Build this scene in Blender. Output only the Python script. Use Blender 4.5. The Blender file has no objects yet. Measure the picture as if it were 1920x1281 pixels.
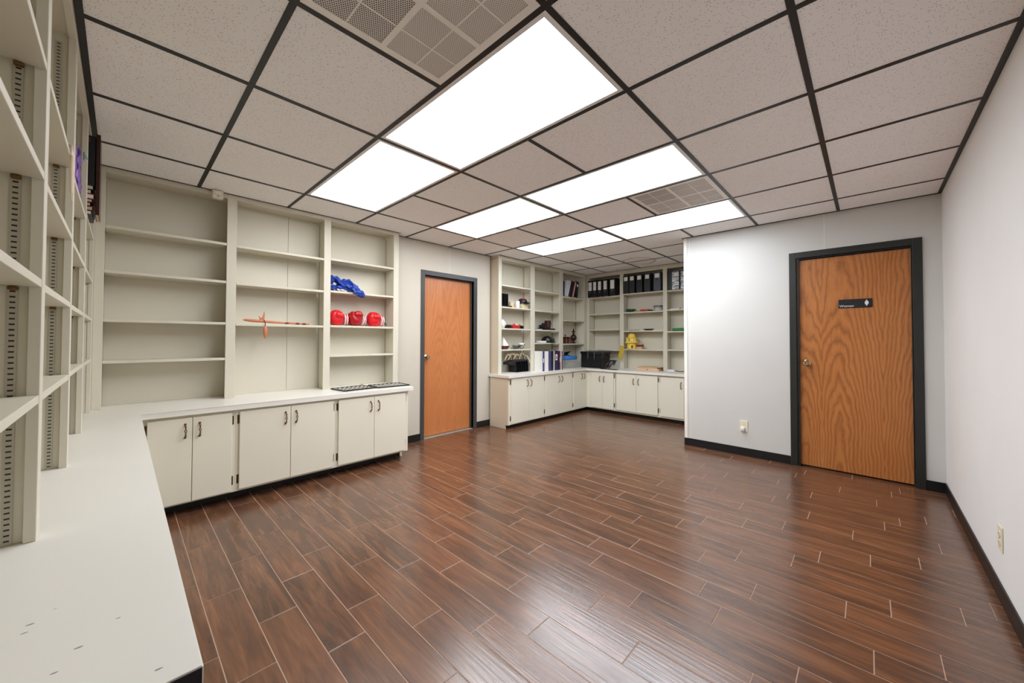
import bpy, bmesh, math, random
from mathutils import Vector, Matrix
random.seed(7)
C = bpy.context.scene.collection
SC = bpy.context.scene
PI = math.pi
# ------------------------------------------------------------------ camera
F = 0.6096            # ceiling grid module
H = 2.3367            # ceiling height
ZC = 0.7067           # worktop height
CAM = Vector((0.791, -1.0055, 1.1812))
def cam_axes(a, b, c):
    f = Vector((-math.sin(a)*math.cos(b), math.cos(a)*math.cos(b), math.sin(b)))
    r = Vector((math.cos(a), math.sin(a), 0)); u = r.cross(f)
    return math.cos(c)*r + math.sin(c)*u, -math.sin(c)*r + math.cos(c)*u, f
r_, u_, f_ = cam_axes(0.76876, 0.01785, 0.00281)
cd = bpy.data.cameras.new('camera'); cam = bpy.data.objects.new('camera', cd); C.objects.link(cam)
cam.matrix_world = Matrix(((r_.x, u_.x, -f_.x, CAM.x), (r_.y, u_.y, -f_.y, CAM.y), (r_.z, u_.z, -f_.z, CAM.z), (0, 0, 0, 1)))
cd.sensor_width = 36; cd.sensor_fit = 'HORIZONTAL'; cd.lens = 700.35/1920*36
cd.shift_x = 9.02/1920; cd.shift_y = -16.37/1920; cd.clip_start = 0.02; cd.clip_end = 50
SC.camera = cam
# ------------------------------------------------------------------ world, exposure
w = bpy.data.worlds.new('world'); SC.world = w; w.use_nodes = True
w.node_tree.nodes['Background'].inputs[0].default_value = (0.9, 0.95, 1, 1)
w.node_tree.nodes['Background'].inputs[1].default_value = 0.5
SC.view_settings.view_transform = 'Standard'; SC.view_settings.look = 'None'
SC.view_settings.gamma = 1; SC.view_settings.use_curve_mapping = False
SC.view_settings.exposure = 0.76
SC.cycles.max_bounces = 16; SC.cycles.diffuse_bounces = 10; SC.cycles.glossy_bounces = 6
SC.cycles.use_denoising = True
LAMP = 7.5
# ------------------------------------------------------------------ materials
def lin(c):
    c = c/255
    return c/12.92 if c <= 0.04045 else ((c+0.055)/1.055)**2.4
def rgb(r, g, b): return (lin(r), lin(g), lin(b), 1)
class NT:
    def __init__(s, name):
        s.m = bpy.data.materials.new(name); s.m.use_nodes = True; s.t = s.m.node_tree
        s.b = s.t.nodes['Principled BSDF']; s.out = s.t.nodes['Material Output']
    def n(s, typ, **kw):
        o = s.t.nodes.new(typ)
        for k, v in kw.items(): setattr(o, k, v)
        return o
    def l(s, a, b): s.t.links.new(a, b)
    def math(s, op, a, b=None, c=None, clamp=False):
        o = s.n('ShaderNodeMath', operation=op); o.use_clamp = clamp
        for i, v in enumerate((a, b, c)):
            if v is None: continue
            if isinstance(v, (int, float)): o.inputs[i].default_value = v
            else: s.l(v, o.inputs[i])
        return o.outputs[0]
    def mix(s, fac, a, b, mode='MIX'):
        o = s.n('ShaderNodeMix', data_type='RGBA', blend_type=mode)
        for k, v in ((0, fac), (6, a), (7, b)):
            if isinstance(v, (int, float, tuple)): o.inputs[k].default_value = v
            else: s.l(v, o.inputs[k])
        return o.outputs[2]
    def ramp(s, v, stops):
        o = s.n('ShaderNodeValToRGB'); e = o.color_ramp.elements
        while len(e) < len(stops): e.new(0.5)
        for el, (p, c) in zip(e, stops): el.position = p; el.color = c
        s.l(v, o.inputs[0]); return o.outputs[0]
    def coord(s, which='Object'): return s.n('ShaderNodeTexCoord').outputs[which]
    def noise(s, vec, scale, detail=3, rough=0.5, dist=0):
        o = s.n('ShaderNodeTexNoise'); o.inputs['Scale'].default_value = scale
        o.inputs['Detail'].default_value = detail; o.inputs['Roughness'].default_value = rough; o.inputs['Distortion'].default_value = dist
        if vec is not None: s.l(vec, o.inputs['Vector'])
        return o.outputs[0]
    def mapv(s, vec, scale=(1, 1, 1), loc=(0, 0, 0)):
        o = s.n('ShaderNodeMapping'); o.inputs['Scale'].default_value = scale; o.inputs['Location'].default_value = loc
        s.l(vec, o.inputs['Vector']); return o.outputs[0]
    def bump(s, h, strength, dist=0.01):
        o = s.n('ShaderNodeBump'); o.inputs['Strength'].default_value = strength; o.inputs['Distance'].default_value = dist
        s.l(h, o.inputs['Height']); s.l(o.outputs[0], s.b.inputs['Normal'])
    def set(s, **kw):
        for k, v in kw.items():
            k = {'color': 'Base Color', 'rough': 'Roughness', 'metal': 'Metallic', 'spec': 'Specular IOR Level'}.get(k, k)
            if isinstance(v, (int, float, tuple)): s.b.inputs[k].default_value = v
            else: s.l(v, s.b.inputs[k])
def plain(name, c, rough=0.5, metal=0, var=0.06, scale=18, bump=0.0, bscale=150, spec=0.5):
    m = NT(name); co = m.coord()
    n = m.noise(co, scale, 3)
    d = tuple(x*(1-var) for x in c[:3])+(1,); e = tuple(min(1, x*(1+var)) for x in c[:3])+(1,)
    m.set(color=m.mix(n, d, e), rough=rough, metal=metal, spec=spec)
    if bump: m.bump(m.noise(co, bscale, 4), bump, 0.002)
    return m.m
def paint(name, c, rough=0.45, grain=(60, 60, 3), bump=0.15, scuff=0.0):
    m = NT(name); co = m.coord()
    g = m.noise(m.mapv(co, grain), 3, 4); n = m.noise(co, 1.7, 3)
    a = tuple(x*0.95 for x in c[:3])+(1,); b = tuple(min(1, x*1.04) for x in c[:3])+(1,)
    col = m.mix(n, a, b)
    if scuff:
        vo = m.n('ShaderNodeTexVoronoi'); vo.inputs['Scale'].default_value = 1; m.l(m.mapv(co, (48, 22, 0.01)), vo.inputs['Vector'])
        vc = m.n('ShaderNodeSeparateColor'); m.l(vo.outputs['Color'], vc.inputs[0]); sx = m.n('ShaderNodeSeparateXYZ'); m.l(co, sx.inputs[0])
        wob = m.math('ADD', vo.outputs['Distance'], m.math('MULTIPLY', m.noise(co, 160, 2), 0.12))
        wear = m.math('MULTIPLY', m.math('GREATER_THAN', sx.outputs[0], -0.26), m.math('LESS_THAN', sx.outputs[1], -0.93))
        msk = m.math('MULTIPLY', m.math('MULTIPLY', m.math('LESS_THAN', wob, 0.17), m.math('GREATER_THAN', vc.outputs[0], 0.35)), wear)
        col = m.mix(m.math('MULTIPLY', msk, scuff), col, rgb(70, 62, 55))
    m.set(color=col, rough=rough); m.bump(g, bump, 0.001)
    return m.m
M = {}
M['shelf'] = paint('greige_paint', rgb(210, 205, 188))
M['cab'] = paint('cabinet_paint', rgb(228, 223, 206), 0.4)
M['top'] = paint('worktop_paint', rgb(230, 227, 219), 0.35, (8, 8, 8), 0.05, 0.7)
M['side'] = paint('end_panel_paint', rgb(215, 201, 178), 0.4, (40, 40, 3), 0.08)
M['wall'] = paint('wall_paint', rgb(207, 206, 202), 0.42, (90, 90, 4), 0.07)
M['walll'] = paint('lamp_tinted_wall_paint', rgb(200, 194, 180), 0.42, (90, 90, 4), 0.07)  # same wall paint, warm tint of the lamps put into its colour
M['wallr'] = paint('textured_wall_paint', rgb(229, 228, 226), 0.55, (14, 14, 10), 0.6)
M['trimw'] = paint('white_trim_paint', rgb(238, 234, 226), 0.4)
M['black'] = plain('black_vinyl', rgb(16, 17, 20), 0.38, var=0.1)
M['toe'] = plain('toe_kick_black', rgb(16, 16, 18), 0.5)
M['tee'] = plain('black_tee_metal', rgb(13, 13, 13), 0.45, var=0.1)
M['frame'] = plain('charcoal_door_frame', rgb(62, 64, 64), 0.4, bump=0.1)
M['framed'] = plain('black_door_frame', rgb(34, 36, 33), 0.4, bump=0.1)
M['brass'] = plain('antique_brass', rgb(120, 92, 55), 0.28, 1.0, 0.3, 60)
M['hinge'] = plain('bronze_hinge', rgb(92, 70, 44), 0.38, 0.9, 0.3, 60)
M['gold'] = plain('brass_clip', rgb(112, 80, 36), 0.45, 0.6, 0.2)
M['chrome'] = plain('polished_brass_knob', rgb(200, 180, 150), 0.12, 1.0, 0.05)
M['ivory'] = plain('ivory_plastic', rgb(228, 220, 196), 0.35)
M['whitep'] = plain('white_plastic', rgb(232, 232, 230), 0.35)
M['greyp'] = plain('grey_plastic', rgb(120, 122, 122), 0.4)
M['dark'] = plain('dark_plastic', rgb(20, 20, 22), 0.35)
M['blk'] = plain('black_board', rgb(18, 19, 23), 0.45, bump=0.2)
M['navy'] = plain('navy_board', rgb(28, 34, 70), 0.45)
M['ind'] = plain('indigo_board', rgb(66, 66, 120), 0.45)
M['blue'] = plain('blue_board', rgb(24, 60, 120), 0.4)
M['paper'] = plain('white_paper', rgb(232, 230, 226), 0.7, bump=0.1, bscale=400)
M['pink'] = plain('pink_paper', rgb(226, 186, 178), 0.7)
M['redb'] = plain('red_board', rgb(178, 38, 40), 0.45)
M['slate'] = plain('slate_board', rgb(70, 76, 86), 0.5, bump=0.2)
M['winered'] = plain('burgundy_board', rgb(92, 34, 34), 0.4)
M['redlea'] = plain('red_leather', rgb(214, 28, 36), 0.28, var=0.12, scale=9, bump=0.35, bscale=60)
M['darkred'] = plain('worn_red_leather', rgb(176, 20, 30), 0.3, var=0.2, scale=12, bump=0.5, bscale=45)
M['cloth'] = plain('royal_blue_cloth', rgb(36, 70, 168), 0.6, var=0.25, scale=30, bump=0.4, bscale=220)
M['yellow'] = plain('yellow_paint', rgb(236, 204, 84), 0.45, var=0.12)
M['yellowt'] = plain('yellow_tag', rgb(228, 206, 70), 0.6)
M['green'] = plain('green_cloth', rgb(40, 130, 62), 0.6)
M['dgreen'] = plain('dark_green_plastic', rgb(24, 74, 44), 0.5)
M['tan'] = plain('tan_wood', rgb(206, 168, 124), 0.5, var=0.15)
M['kraft'] = plain('kraft_board', rgb(222, 186, 150), 0.6)
M['copper'] = plain('copper_wood', rgb(196, 122, 82), 0.4, var=0.2, scale=30)
M['burnt'] = plain('scorched_wood', rgb(92, 48, 34), 0.45)
M['cream'] = plain('cream_strap', rgb(216, 200, 168), 0.55)
M['mahog'] = plain('dark_mahogany', rgb(58, 26, 18), 0.25, var=0.3)
M['lilac'] = plain('lilac_wrap', rgb(176, 140, 214), 0.3, var=0.3, scale=40, bump=0.5)
M['mint'] = plain('mint_ribbon', rgb(150, 176, 164), 0.5)
M['cord'] = plain('cotton_cord', rgb(226, 206, 186), 0.8, bump=0.5)
M['steel'] = plain('grey_steel', rgb(150, 152, 150), 0.35, 0.7)
M['coil'] = plain('grey_cable', rgb(96, 98, 98), 0.45)
M['floral'] = plain('printed_ceramic', rgb(206, 196, 160), 0.3, var=0.25, scale=60)
M['rim'] = plain('galvanised_edge', rgb(176, 172, 160), 0.35, 0.5)
def glassy(name, c, alpha):
    m = NT(name); m.set(color=c, rough=0.12); m.b.inputs['Alpha'].default_value = alpha
    return m.m
M['clear'] = glassy('clear_plastic', rgb(205, 208, 202), 0.35)
M['bluelid'] = glassy('blue_translucent_plastic', rgb(70, 130, 205), 0.9)
# oak veneer
def oak(name, base, dark, light, x0=0.0, ring_amt=0.55):
    m = NT(name); co = m.coord()
    sep = m.n('ShaderNodeSeparateXYZ'); m.l(co, sep.inputs[0])
    nx = m.noise(m.mapv(co, (1.6, 1.6, 0.9)), 2.2, 3, 0.5)
    X = m.math('ABSOLUTE', m.math('SUBTRACT', m.math('PINGPONG', m.math('ADD', sep.outputs[0], x0), 0.40), 0.12))
    X = m.math('ADD', X, m.math('MULTIPLY', m.math('SUBTRACT', nx, 0.5), 0.10))
    n2 = m.noise(m.mapv(co, (6, 6, 1.6)), 1.5, 4, 0.6)
    Z = m.math('ADD', m.math('MULTIPLY', m.math('ADD', sep.outputs[2], 1.0), 0.085), m.math('MULTIPLY', m.math('SINE', m.math('MULTIPLY', sep.outputs[2], 3.1)), 0.022))
    d = m.math('ADD', m.math('ADD', Z, 0.03), m.math('MULTIPLY', m.math('SUBTRACT', n2, 0.5), 0.07))
    r = m.math('SQRT', m.math('ADD', m.math('MULTIPLY', X, X), m.math('MULTIPLY', d, d)))
    ring = m.math('PINGPONG', m.math('MULTIPLY', r, 92.0), 1.0)
    ring = m.math('POWER', ring, 1.8)
    fine = m.noise(m.mapv(co, (260, 260, 5)), 1, 3, 0.7)
    med = m.noise(m.mapv(co, (5, 5, 0.7)), 2, 3)
    c = m.mix(med, base, light)
    c = m.mix(m.math('MULTIPLY', ring, ring_amt), c, dark)
    c = m.mix(m.math('MULTIPLY', m.math('GREATER_THAN', fine, 0.57), 0.28), c, dark)
    m.set(color=c, rough=0.33); m.bump(fine, 0.05, 0.001)
    return m.m
M['oak1'] = oak('amber_oak_veneer', rgb(186, 112, 62), rgb(150, 82, 42), rgb(204, 134, 82), 0.0, 0.35)
M['oak2'] = oak('oak_veneer', rgb(182, 112, 56), rgb(112, 60, 28), rgb(198, 130, 72), 0.2)
# floor planks
def plank():
    m = NT('wood_look_tile'); co = m.coord()
    at = m.n('ShaderNodeAttribute'); at.attribute_name = 'tone'
    sp = m.n('ShaderNodeSeparateColor'); m.l(at.outputs['Color'], sp.inputs[0])
    off = m.n('ShaderNodeCombineXYZ')
    m.l(m.math('MULTIPLY', sp.outputs[0], 37), off.inputs[0]); m.l(m.math('MULTIPLY', sp.outputs[1], 23), off.inputs[1]); m.l(m.math('MULTIPLY', sp.outputs[2], 11), off.inputs[2])
    va = m.n('ShaderNodeVectorMath', operation='ADD'); m.l(co, va.inputs[0]); m.l(off.outputs[0], va.inputs[1])
    v = va.outputs[0]
    broad = m.noise(m.mapv(v, (1.6, 12, 1)), 1.6, 3, 0.55, 0.9)
    streak = m.noise(m.mapv(v, (3.2, 60, 1)), 1.5, 5, 0.62, 0.5)
    fine = m.noise(m.mapv(v, (14, 420, 1)), 1.2, 3, 0.6)
    wv = m.n('ShaderNodeTexWave', wave_type='RINGS'); wv.inputs['Scale'].default_value = 2.6; wv.inputs['Distortion'].default_value = 7; wv.inputs['Detail'].default_value = 3
    m.l(m.mapv(v, (1.0, 4.5, 1)), wv.inputs['Vector'])
    c = m.ramp(broad, [(0.28, rgb(66, 44, 32)), (0.45, rgb(96, 63, 43)), (0.58, rgb(118, 78, 52)), (0.78, rgb(144, 96, 64))])
    c = m.mix(m.math('MULTIPLY', m.ramp(streak, [(0.42, (0, 0, 0, 1)), (0.62, (1, 1, 1, 1))]), 0.45), c, rgb(64, 44, 36))
    c = m.mix(m.math('MULTIPLY', wv.outputs[0], 0.16), c, rgb(60, 42, 34))
    c = m.mix(m.math('MULTIPLY', fine, 0.22), c, rgb(60, 42, 34))
    c = m.mix(m.math('MULTIPLY', sp.outputs[1], 0.22), c, rgb(134, 90, 64))
    rg = m.math('ADD', 0.15, m.math('MULTIPLY', streak, 0.16))
    m.set(color=c, rough=rg, spec=0.9); m.b.inputs['IOR'].default_value = 1.55
    h = m.math('ADD', m.math('MULTIPLY', m.noise(m.mapv(v, (2.5, 75, 1)), 1.3, 2, 0.5, 0.3), 1.0), m.math('MULTIPLY', fine, 0.12))
    m.bump(h, 0.32, 0.0016)
    return m.m
M['plank'] = plank()
M['grout'] = plain('grout', rgb(168, 140, 120), 0.75, var=0.1)
# ceiling tile with pinholes and two old water rings
def tile():
    m = NT('pinhole_ceiling_tile'); co = m.coord()
    vo = m.n('ShaderNodeTexVoronoi'); vo.inputs['Scale'].default_value = 115; m.l(m.mapv(co, (1, 1, 0.001)), vo.inputs['Vector'])
    sc = m.n('ShaderNodeSeparateColor'); m.l(vo.outputs['Color'], sc.inputs[0])
    dots = m.math('MULTIPLY', m.math('LESS_THAN', vo.outputs['Distance'], 0.21), m.math('GREATER_THAN', sc.outputs[0], 0.35))
    v2 = m.n('ShaderNodeTexVoronoi'); v2.inputs['Scale'].default_value = 55; m.l(m.mapv(co, (1, 1, 0.001), (3, 1, 0)), v2.inputs['Vector'])
    s2 = m.n('ShaderNodeSeparateColor'); m.l(v2.outputs['Color'], s2.inputs[0])
    d2 = m.math('MULTIPLY', m.math('LESS_THAN', v2.outputs['Distance'], 0.10), m.math('GREATER_THAN', s2.outputs[0], 0.45))
    holes = m.math('MAXIMUM', dots, d2)
    base = m.mix(m.noise(co, 1.2, 2), rgb(244, 242, 240), rgb(249, 248, 247))
    col = m.mix(m.math('MULTIPLY', holes, 0.62), base, rgb(96, 88, 80))
    sep = m.n('ShaderNodeSeparateXYZ'); m.l(co, sep.inputs[0])
    for cx, cy, rx, ry in ((-1.62, 4.28, 0.22, 0.27), (-2.02, 4.66, 0.17, 0.09)):
        dx = m.math('DIVIDE', m.math('SUBTRACT', sep.outputs[0], cx), rx); dy = m.math('DIVIDE', m.math('SUBTRACT', sep.outputs[1], cy), ry)
        r = m.math('ADD', m.math('SQRT', m.math('ADD', m.math('MULTIPLY', dx, dx), m.math('MULTIPLY', dy, dy))), m.math('MULTIPLY', m.noise(co, 7, 3), 0.35))
        ring = m.math('SUBTRACT', 1.0, m.math('MULTIPLY', m.math('ABSOLUTE', m.math('SUBTRACT', r, 1.15)), 9.0), clamp=True)
        inside = m.math('LESS_THAN', r, 1.15)
        col = m.mix(m.math('MULTIPLY', ring, 0.55), col, rgb(150, 116, 82))
        col = m.mix(m.math('MULTIPLY', inside, 0.12), col, rgb(170, 140, 108))
    m.set(color=col, rough=0.9, spec=0.2)
    m.bump(m.math('SUBTRACT', m.noise(co, 120, 3), holes), 0.35, 0.003)
    return m.m
M['tile'] = tile()
def perforated(name, dark):
    m = NT(name); co = m.coord(); sep = m.n('ShaderNodeSeparateXYZ'); m.l(co, sep.inputs[0])
    P = 0.0085
    def grid(ox, oy):
        fx = m.math('SUBTRACT', m.math('FRACT', m.math('ADD', m.math('DIVIDE', sep.outputs[0], P*1.732), ox+50)), 0.5)
        fy = m.math('SUBTRACT', m.math('FRACT', m.math('ADD', m.math('DIVIDE', sep.outputs[1], P), oy+50)), 0.5)
        fx = m.math('MULTIPLY', fx, 1.732)
        return m.math('LESS_THAN', m.math('SQRT', m.math('ADD', m.math('MULTIPLY', fx, fx), m.math('MULTIPLY', fy, fy))), 0.30)
    k = m.math('MAXIMUM', grid(0, 0), grid(0.5, 0.5))
    m.set(color=m.mix(k, rgb(216, 210, 202), dark), rough=0.5)
    m.bump(m.math('SUBTRACT', 1, k), 0.5, 0.002)
    return m.m
M['perf_open'] = perforated('perforated_metal_open', rgb(24, 22, 20))
M['perf'] = perforated('perforated_metal_backed', rgb(150, 146, 142))
def standard():
    m = NT('slotted_steel_standard'); co = m.coord(); sep = m.n('ShaderNodeSeparateXYZ'); m.l(co, sep.inputs[0])
    fz = m.math('ABSOLUTE', m.math('SUBTRACT', m.math('FRACT', m.math('DIVIDE', sep.outputs[2], 0.0127)), 0.5))
    slot = m.math('LESS_THAN', fz, 0.15)
    ax = m.math('LESS_THAN', m.math('ABSOLUTE', sep.outputs[0]), 0.0042)
    ay = m.math('LESS_THAN', m.math('ABSOLUTE', sep.outputs[1]), 0.0042)
    k = m.math('MULTIPLY', slot, m.math('MULTIPLY', ax, ay))
    m.set(color=m.mix(k, rgb(176, 170, 154), rgb(14, 12, 10)), rough=0.4)
    return m.m
M['std'] = standard()
def lampm(name, c, s):
    m = NT(name); co = m.coord(); sep = m.n('ShaderNodeSeparateXYZ'); m.l(co, sep.inputs[0])
    tube = m.math('ADD', 0.86, m.math('MULTIPLY', m.math('COSINE', m.math('MULTIPLY', sep.outputs[1], 2*PI/0.28)), 0.14))
    m.set(color=(0.8, 0.8, 0.8, 1), rough=0.4); m.b.inputs['Emission Color'].default_value = c
    m.l(m.math('MULTIPLY', tube, s), m.b.inputs['Emission Strength'])
    return m.m
M['lampc'] = lampm('cool_lit_diffuser', (0.90, 0.97, 1.05, 1), LAMP*1.1)
M['lampw'] = lampm('warm_lit_diffuser', (0.97, 0.975, 1.0, 1), LAMP)
def emboss(name, c1, c2, sx, sy, sz):
    m = NT(name); co = m.coord(); n = m.noise(m.mapv(co, (sx, sy, sz)), 1, 2, 0.5, 1.0)
    m.set(color=m.mix(m.math('GREATER_THAN', n, 0.5), c1, c2), rough=0.35); return m.m
M['crinkle'] = emboss('crinkled_clear_sleeve', rgb(225, 228, 232), rgb(110, 116, 124), 6, 6, 70)
# ------------------------------------------------------------------ mesh helpers
def bx(bm, x0, x1, y0, y1, z0, z1, bev=0.0, mat=0):
    if x0 > x1: x0, x1 = x1, x0
    if y0 > y1: y0, y1 = y1, y0
    if z0 > z1: z0, z1 = z1, z0
    t = bmesh.new()
    vs = [t.verts.new((x, y, z)) for x in (x0, x1) for y in (y0, y1) for z in (z0, z1)]
    for f in ((0, 1, 3, 2), (4, 6, 7, 5), (0, 4, 5, 1), (2, 3, 7, 6), (0, 2, 6, 4), (1, 5, 7, 3)): t.faces.new([vs[i] for i in f])
    if bev: bmesh.ops.bevel(t, geom=list(t.edges), offset=min(bev, 0.45*min(x1-x0, y1-y0, z1-z0)), segments=2, affect='EDGES', profile=0.5)
    for f in t.faces: f.material_index = mat
    merge(bm, t)
def merge(bm, t, mtx=None):
    if mtx is not None: bmesh.ops.transform(t, matrix=mtx, verts=t.verts)
    bmesh.ops.recalc_face_normals(t, faces=t.faces)
    me = bpy.data.meshes.new('tmp'); t.to_mesh(me); t.free(); bm.from_mesh(me); bpy.data.meshes.remove(me)
def lathe(bm, prof, seg=24, mtx=None, mat=0, squash=(1, 1)):
    t = bmesh.new(); rings = []
    for r, z in prof:
        rings.append([t.verts.new((max(r, 1e-4)*math.cos(2*PI*i/seg)*squash[0], max(r, 1e-4)*math.sin(2*PI*i/seg)*squash[1], z)) for i in range(seg)])
    for a, b in zip(rings, rings[1:]):
        for i in range(seg): t.faces.new((a[i], a[(i+1) % seg], b[(i+1) % seg], b[i]))
    t.faces.new(rings[0][::-1]); t.faces.new(rings[-1])
    for f in t.faces: f.material_index = mat
    merge(bm, t, mtx)
def tube(bm, pts, r, seg=10, mat=0, closed=False):
    pts = [Vector(p) for p in pts]; n = len(pts); t = bmesh.new(); rings = []
    for i, p in enumerate(pts):
        d = (pts[min(i+1, n-1)]-pts[max(i-1, 0)]).normalized()
        up = Vector((0, 0, 1)) if abs(d.z) < 0.9 else Vector((1, 0, 0))
        a = d.cross(up).normalized(); b = d.cross(a)
        rr = r[i] if isinstance(r, (list, tuple)) else r
        rings.append([t.verts.new(p+rr*(math.cos(2*PI*k/seg)*a+math.sin(2*PI*k/seg)*b)) for k in range(seg)])
    for a, b in zip(rings, rings[1:]):
        for k in range(seg): t.faces.new((a[k], a[(k+1) % seg], b[(k+1) % seg], b[k]))
    t.faces.new(rings[0][::-1]); t.faces.new(rings[-1])
    for f in t.faces: f.material_index = mat
    merge(bm, t)
def ball(bm, c, r, sub=3, fn=None, mat=0):
    t = bmesh.new(); bmesh.ops.create_icosphere(t, subdivisions=sub, radius=1)
    for v in t.verts:
        p = v.co.copy()
        if fn: p = fn(p)
        v.co = Vector((c[0]+p.x*r[0], c[1]+p.y*r[1], c[2]+p.z*r[2]))
    for f in t.faces: f.material_index = mat
    merge(bm, t)
def prism(bm, poly, d, mtx, mat=0):
    t = bmesh.new(); a = [t.verts.new((x, y, 0)) for x, y in poly]; b = [t.verts.new((x, y, d)) for x, y in poly]
    t.faces.new(a[::-1]); t.faces.new(b)
    for i in range(len(poly)): t.faces.new((a[i], a[(i+1) % len(poly)], b[(i+1) % len(poly)], b[i]))
    for f in t.faces: f.material_index = mat
    merge(bm, t, mtx)
def BM(): return bmesh.new()
def obj(name, bm, mats, parent=None, smooth=False, origin=None, label=None):
    """link a bmesh (in world coordinates, or in the parent's) as one mesh object"""
    me = bpy.data.meshes.new(name)
    if origin is not None: bmesh.ops.translate(bm, verts=bm.verts, vec=-Vector(origin))
    bm.to_mesh(me); bm.free()
    for m in (mats if isinstance(mats, (list, tuple)) else [mats]): me.materials.append(M[m] if isinstance(m, str) else m)
    o = bpy.data.objects.new(name, me); C.objects.link(o)
    if origin is not None: o.location = origin
    if smooth:
        for p in me.polygons: p.use_smooth = True
        me.set_sharp_from_angle(angle=math.radians(40))
    if parent is not None: o.parent = parent
    if label: o['label'] = label
    return o
def tag(o, label, cat, group=None):
    o['label'] = label; o['category'] = cat
    if group: o['group'] = group
    return o
def thing(name, label, cat, loc=(0, 0, 0), group=None, rotz=0):
    o = bpy.data.objects.new(name, None); C.objects.link(o); o.location = loc; o.rotation_euler = (0, 0, rotz)
    o.empty_display_size = 0.05
    return tag(o, label, cat, group)
def struct(o): o['kind'] = 'structure'; return o
def sempty(name, loc=(0, 0, 0)):
    o = bpy.data.objects.new(name, None); C.objects.link(o); o.location = loc; o.empty_display_size = 0.05; return struct(o)
def part(name, parent, mats, fill, smooth=False, label=None, origin=None):
    bm = BM(); fill(bm); return obj(name, bm, mats, parent, smooth, origin, label)
def copy_tree(o, parent=None):
    c = o.copy(); C.objects.link(c); c.parent = parent
    for ch in list(o.children): copy_tree(ch, c)
    return c
# ------------------------------------------------------------------ key planes
XA, XAF, XAE = -2.977, -2.871, -2.4727     # left wall, near-left bookcase face, worktop edge
YB, YBE = -1.1366, -0.9147                 # near bookcase face, worktop edge
YC, XD, XP = 3.4436, 1.2134, -0.7074       # far wall, right wall, pier corner
XF, YK = -2.83, 4.78                       # alcove bookcase faces
XFE, YKE = -2.582, 4.375
YN = -1.36                                 # wall behind the near bookcase
YW = 4.99; XW = -3.08
# ------------------------------------------------------------------ room shell
def floor():
    bm = BM(); tone = []
    L = 0.584; G = 0.0022
    offs = {-1: -0.956, 0: -1.362, 1: -1.038, 2: -1.266, 3: -0.853, 4: -0.565, 5: -0.37, 6: -0.198, 7: 0.134, 8: -0.1, 9: 0.014, 10: 0.31,
            11: 0.209, 12: 0.389, 13: 0.123, 14: 0.265, 15: 0.486, 16: 0.586, 17: 0.202, 18: 0.39, 19: 0.71, 20: 1.072, 21: 0.852}
    y_of = lambda k: -0.735+0.1447*k + (0.0009*max(0, k-4) if k > 4 else 0)
    x_min, x_max, y_min, y_max = XW, XD+0.02, -2.3, YW
    for k in range(-11, 42):
        y0, y1 = y_of(k), y_of(k+1)
        if y0 > y_max or y1 < y_min: continue
        o = offs.get(k, random.uniform(0, L))
        x = o + math.floor((x_min-o)/L)*L
        while x < x_max:
            a, b = max(x, x_min)+G*0.7, min(x+L, x_max)-G*0.7
            if b-a > 0.01:
                n0 = len(bm.faces); bx(bm, a, b, max(y0, y_min)+G*0.8, min(y1, y_max)-G*0.8, -0.008, 0.0, 0.0011, 0)
                tone.append((len(bm.faces)-n0, (random.random(), random.random(), random.random(), 1)))
            x += L
    n0 = len(bm.faces); bx(bm, x_min, x_max, y_min, y_max, -0.05, -0.0012, 0, 1); tone.append((len(bm.faces)-n0, (0, 0, 0, 1)))
    o = struct(obj('floor', bm, ['plank', 'grout']))
    at = o.data.color_attributes.new('tone', 'FLOAT_COLOR', 'CORNER'); i = 0; fi = 0
    polys = o.data.polygons
    for n, c in tone:
        for p in polys[fi:fi+n]:
            for li in p.loop_indices: at.data[li].color = c
        fi += n
floor()
LIGHTS = [(-2, 0), (-4, 0), (-2, 2), (-4, 2), (-2, 4), (-4, 4)]
VENTS = [(-1, -1), (-1, 3)]
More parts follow.
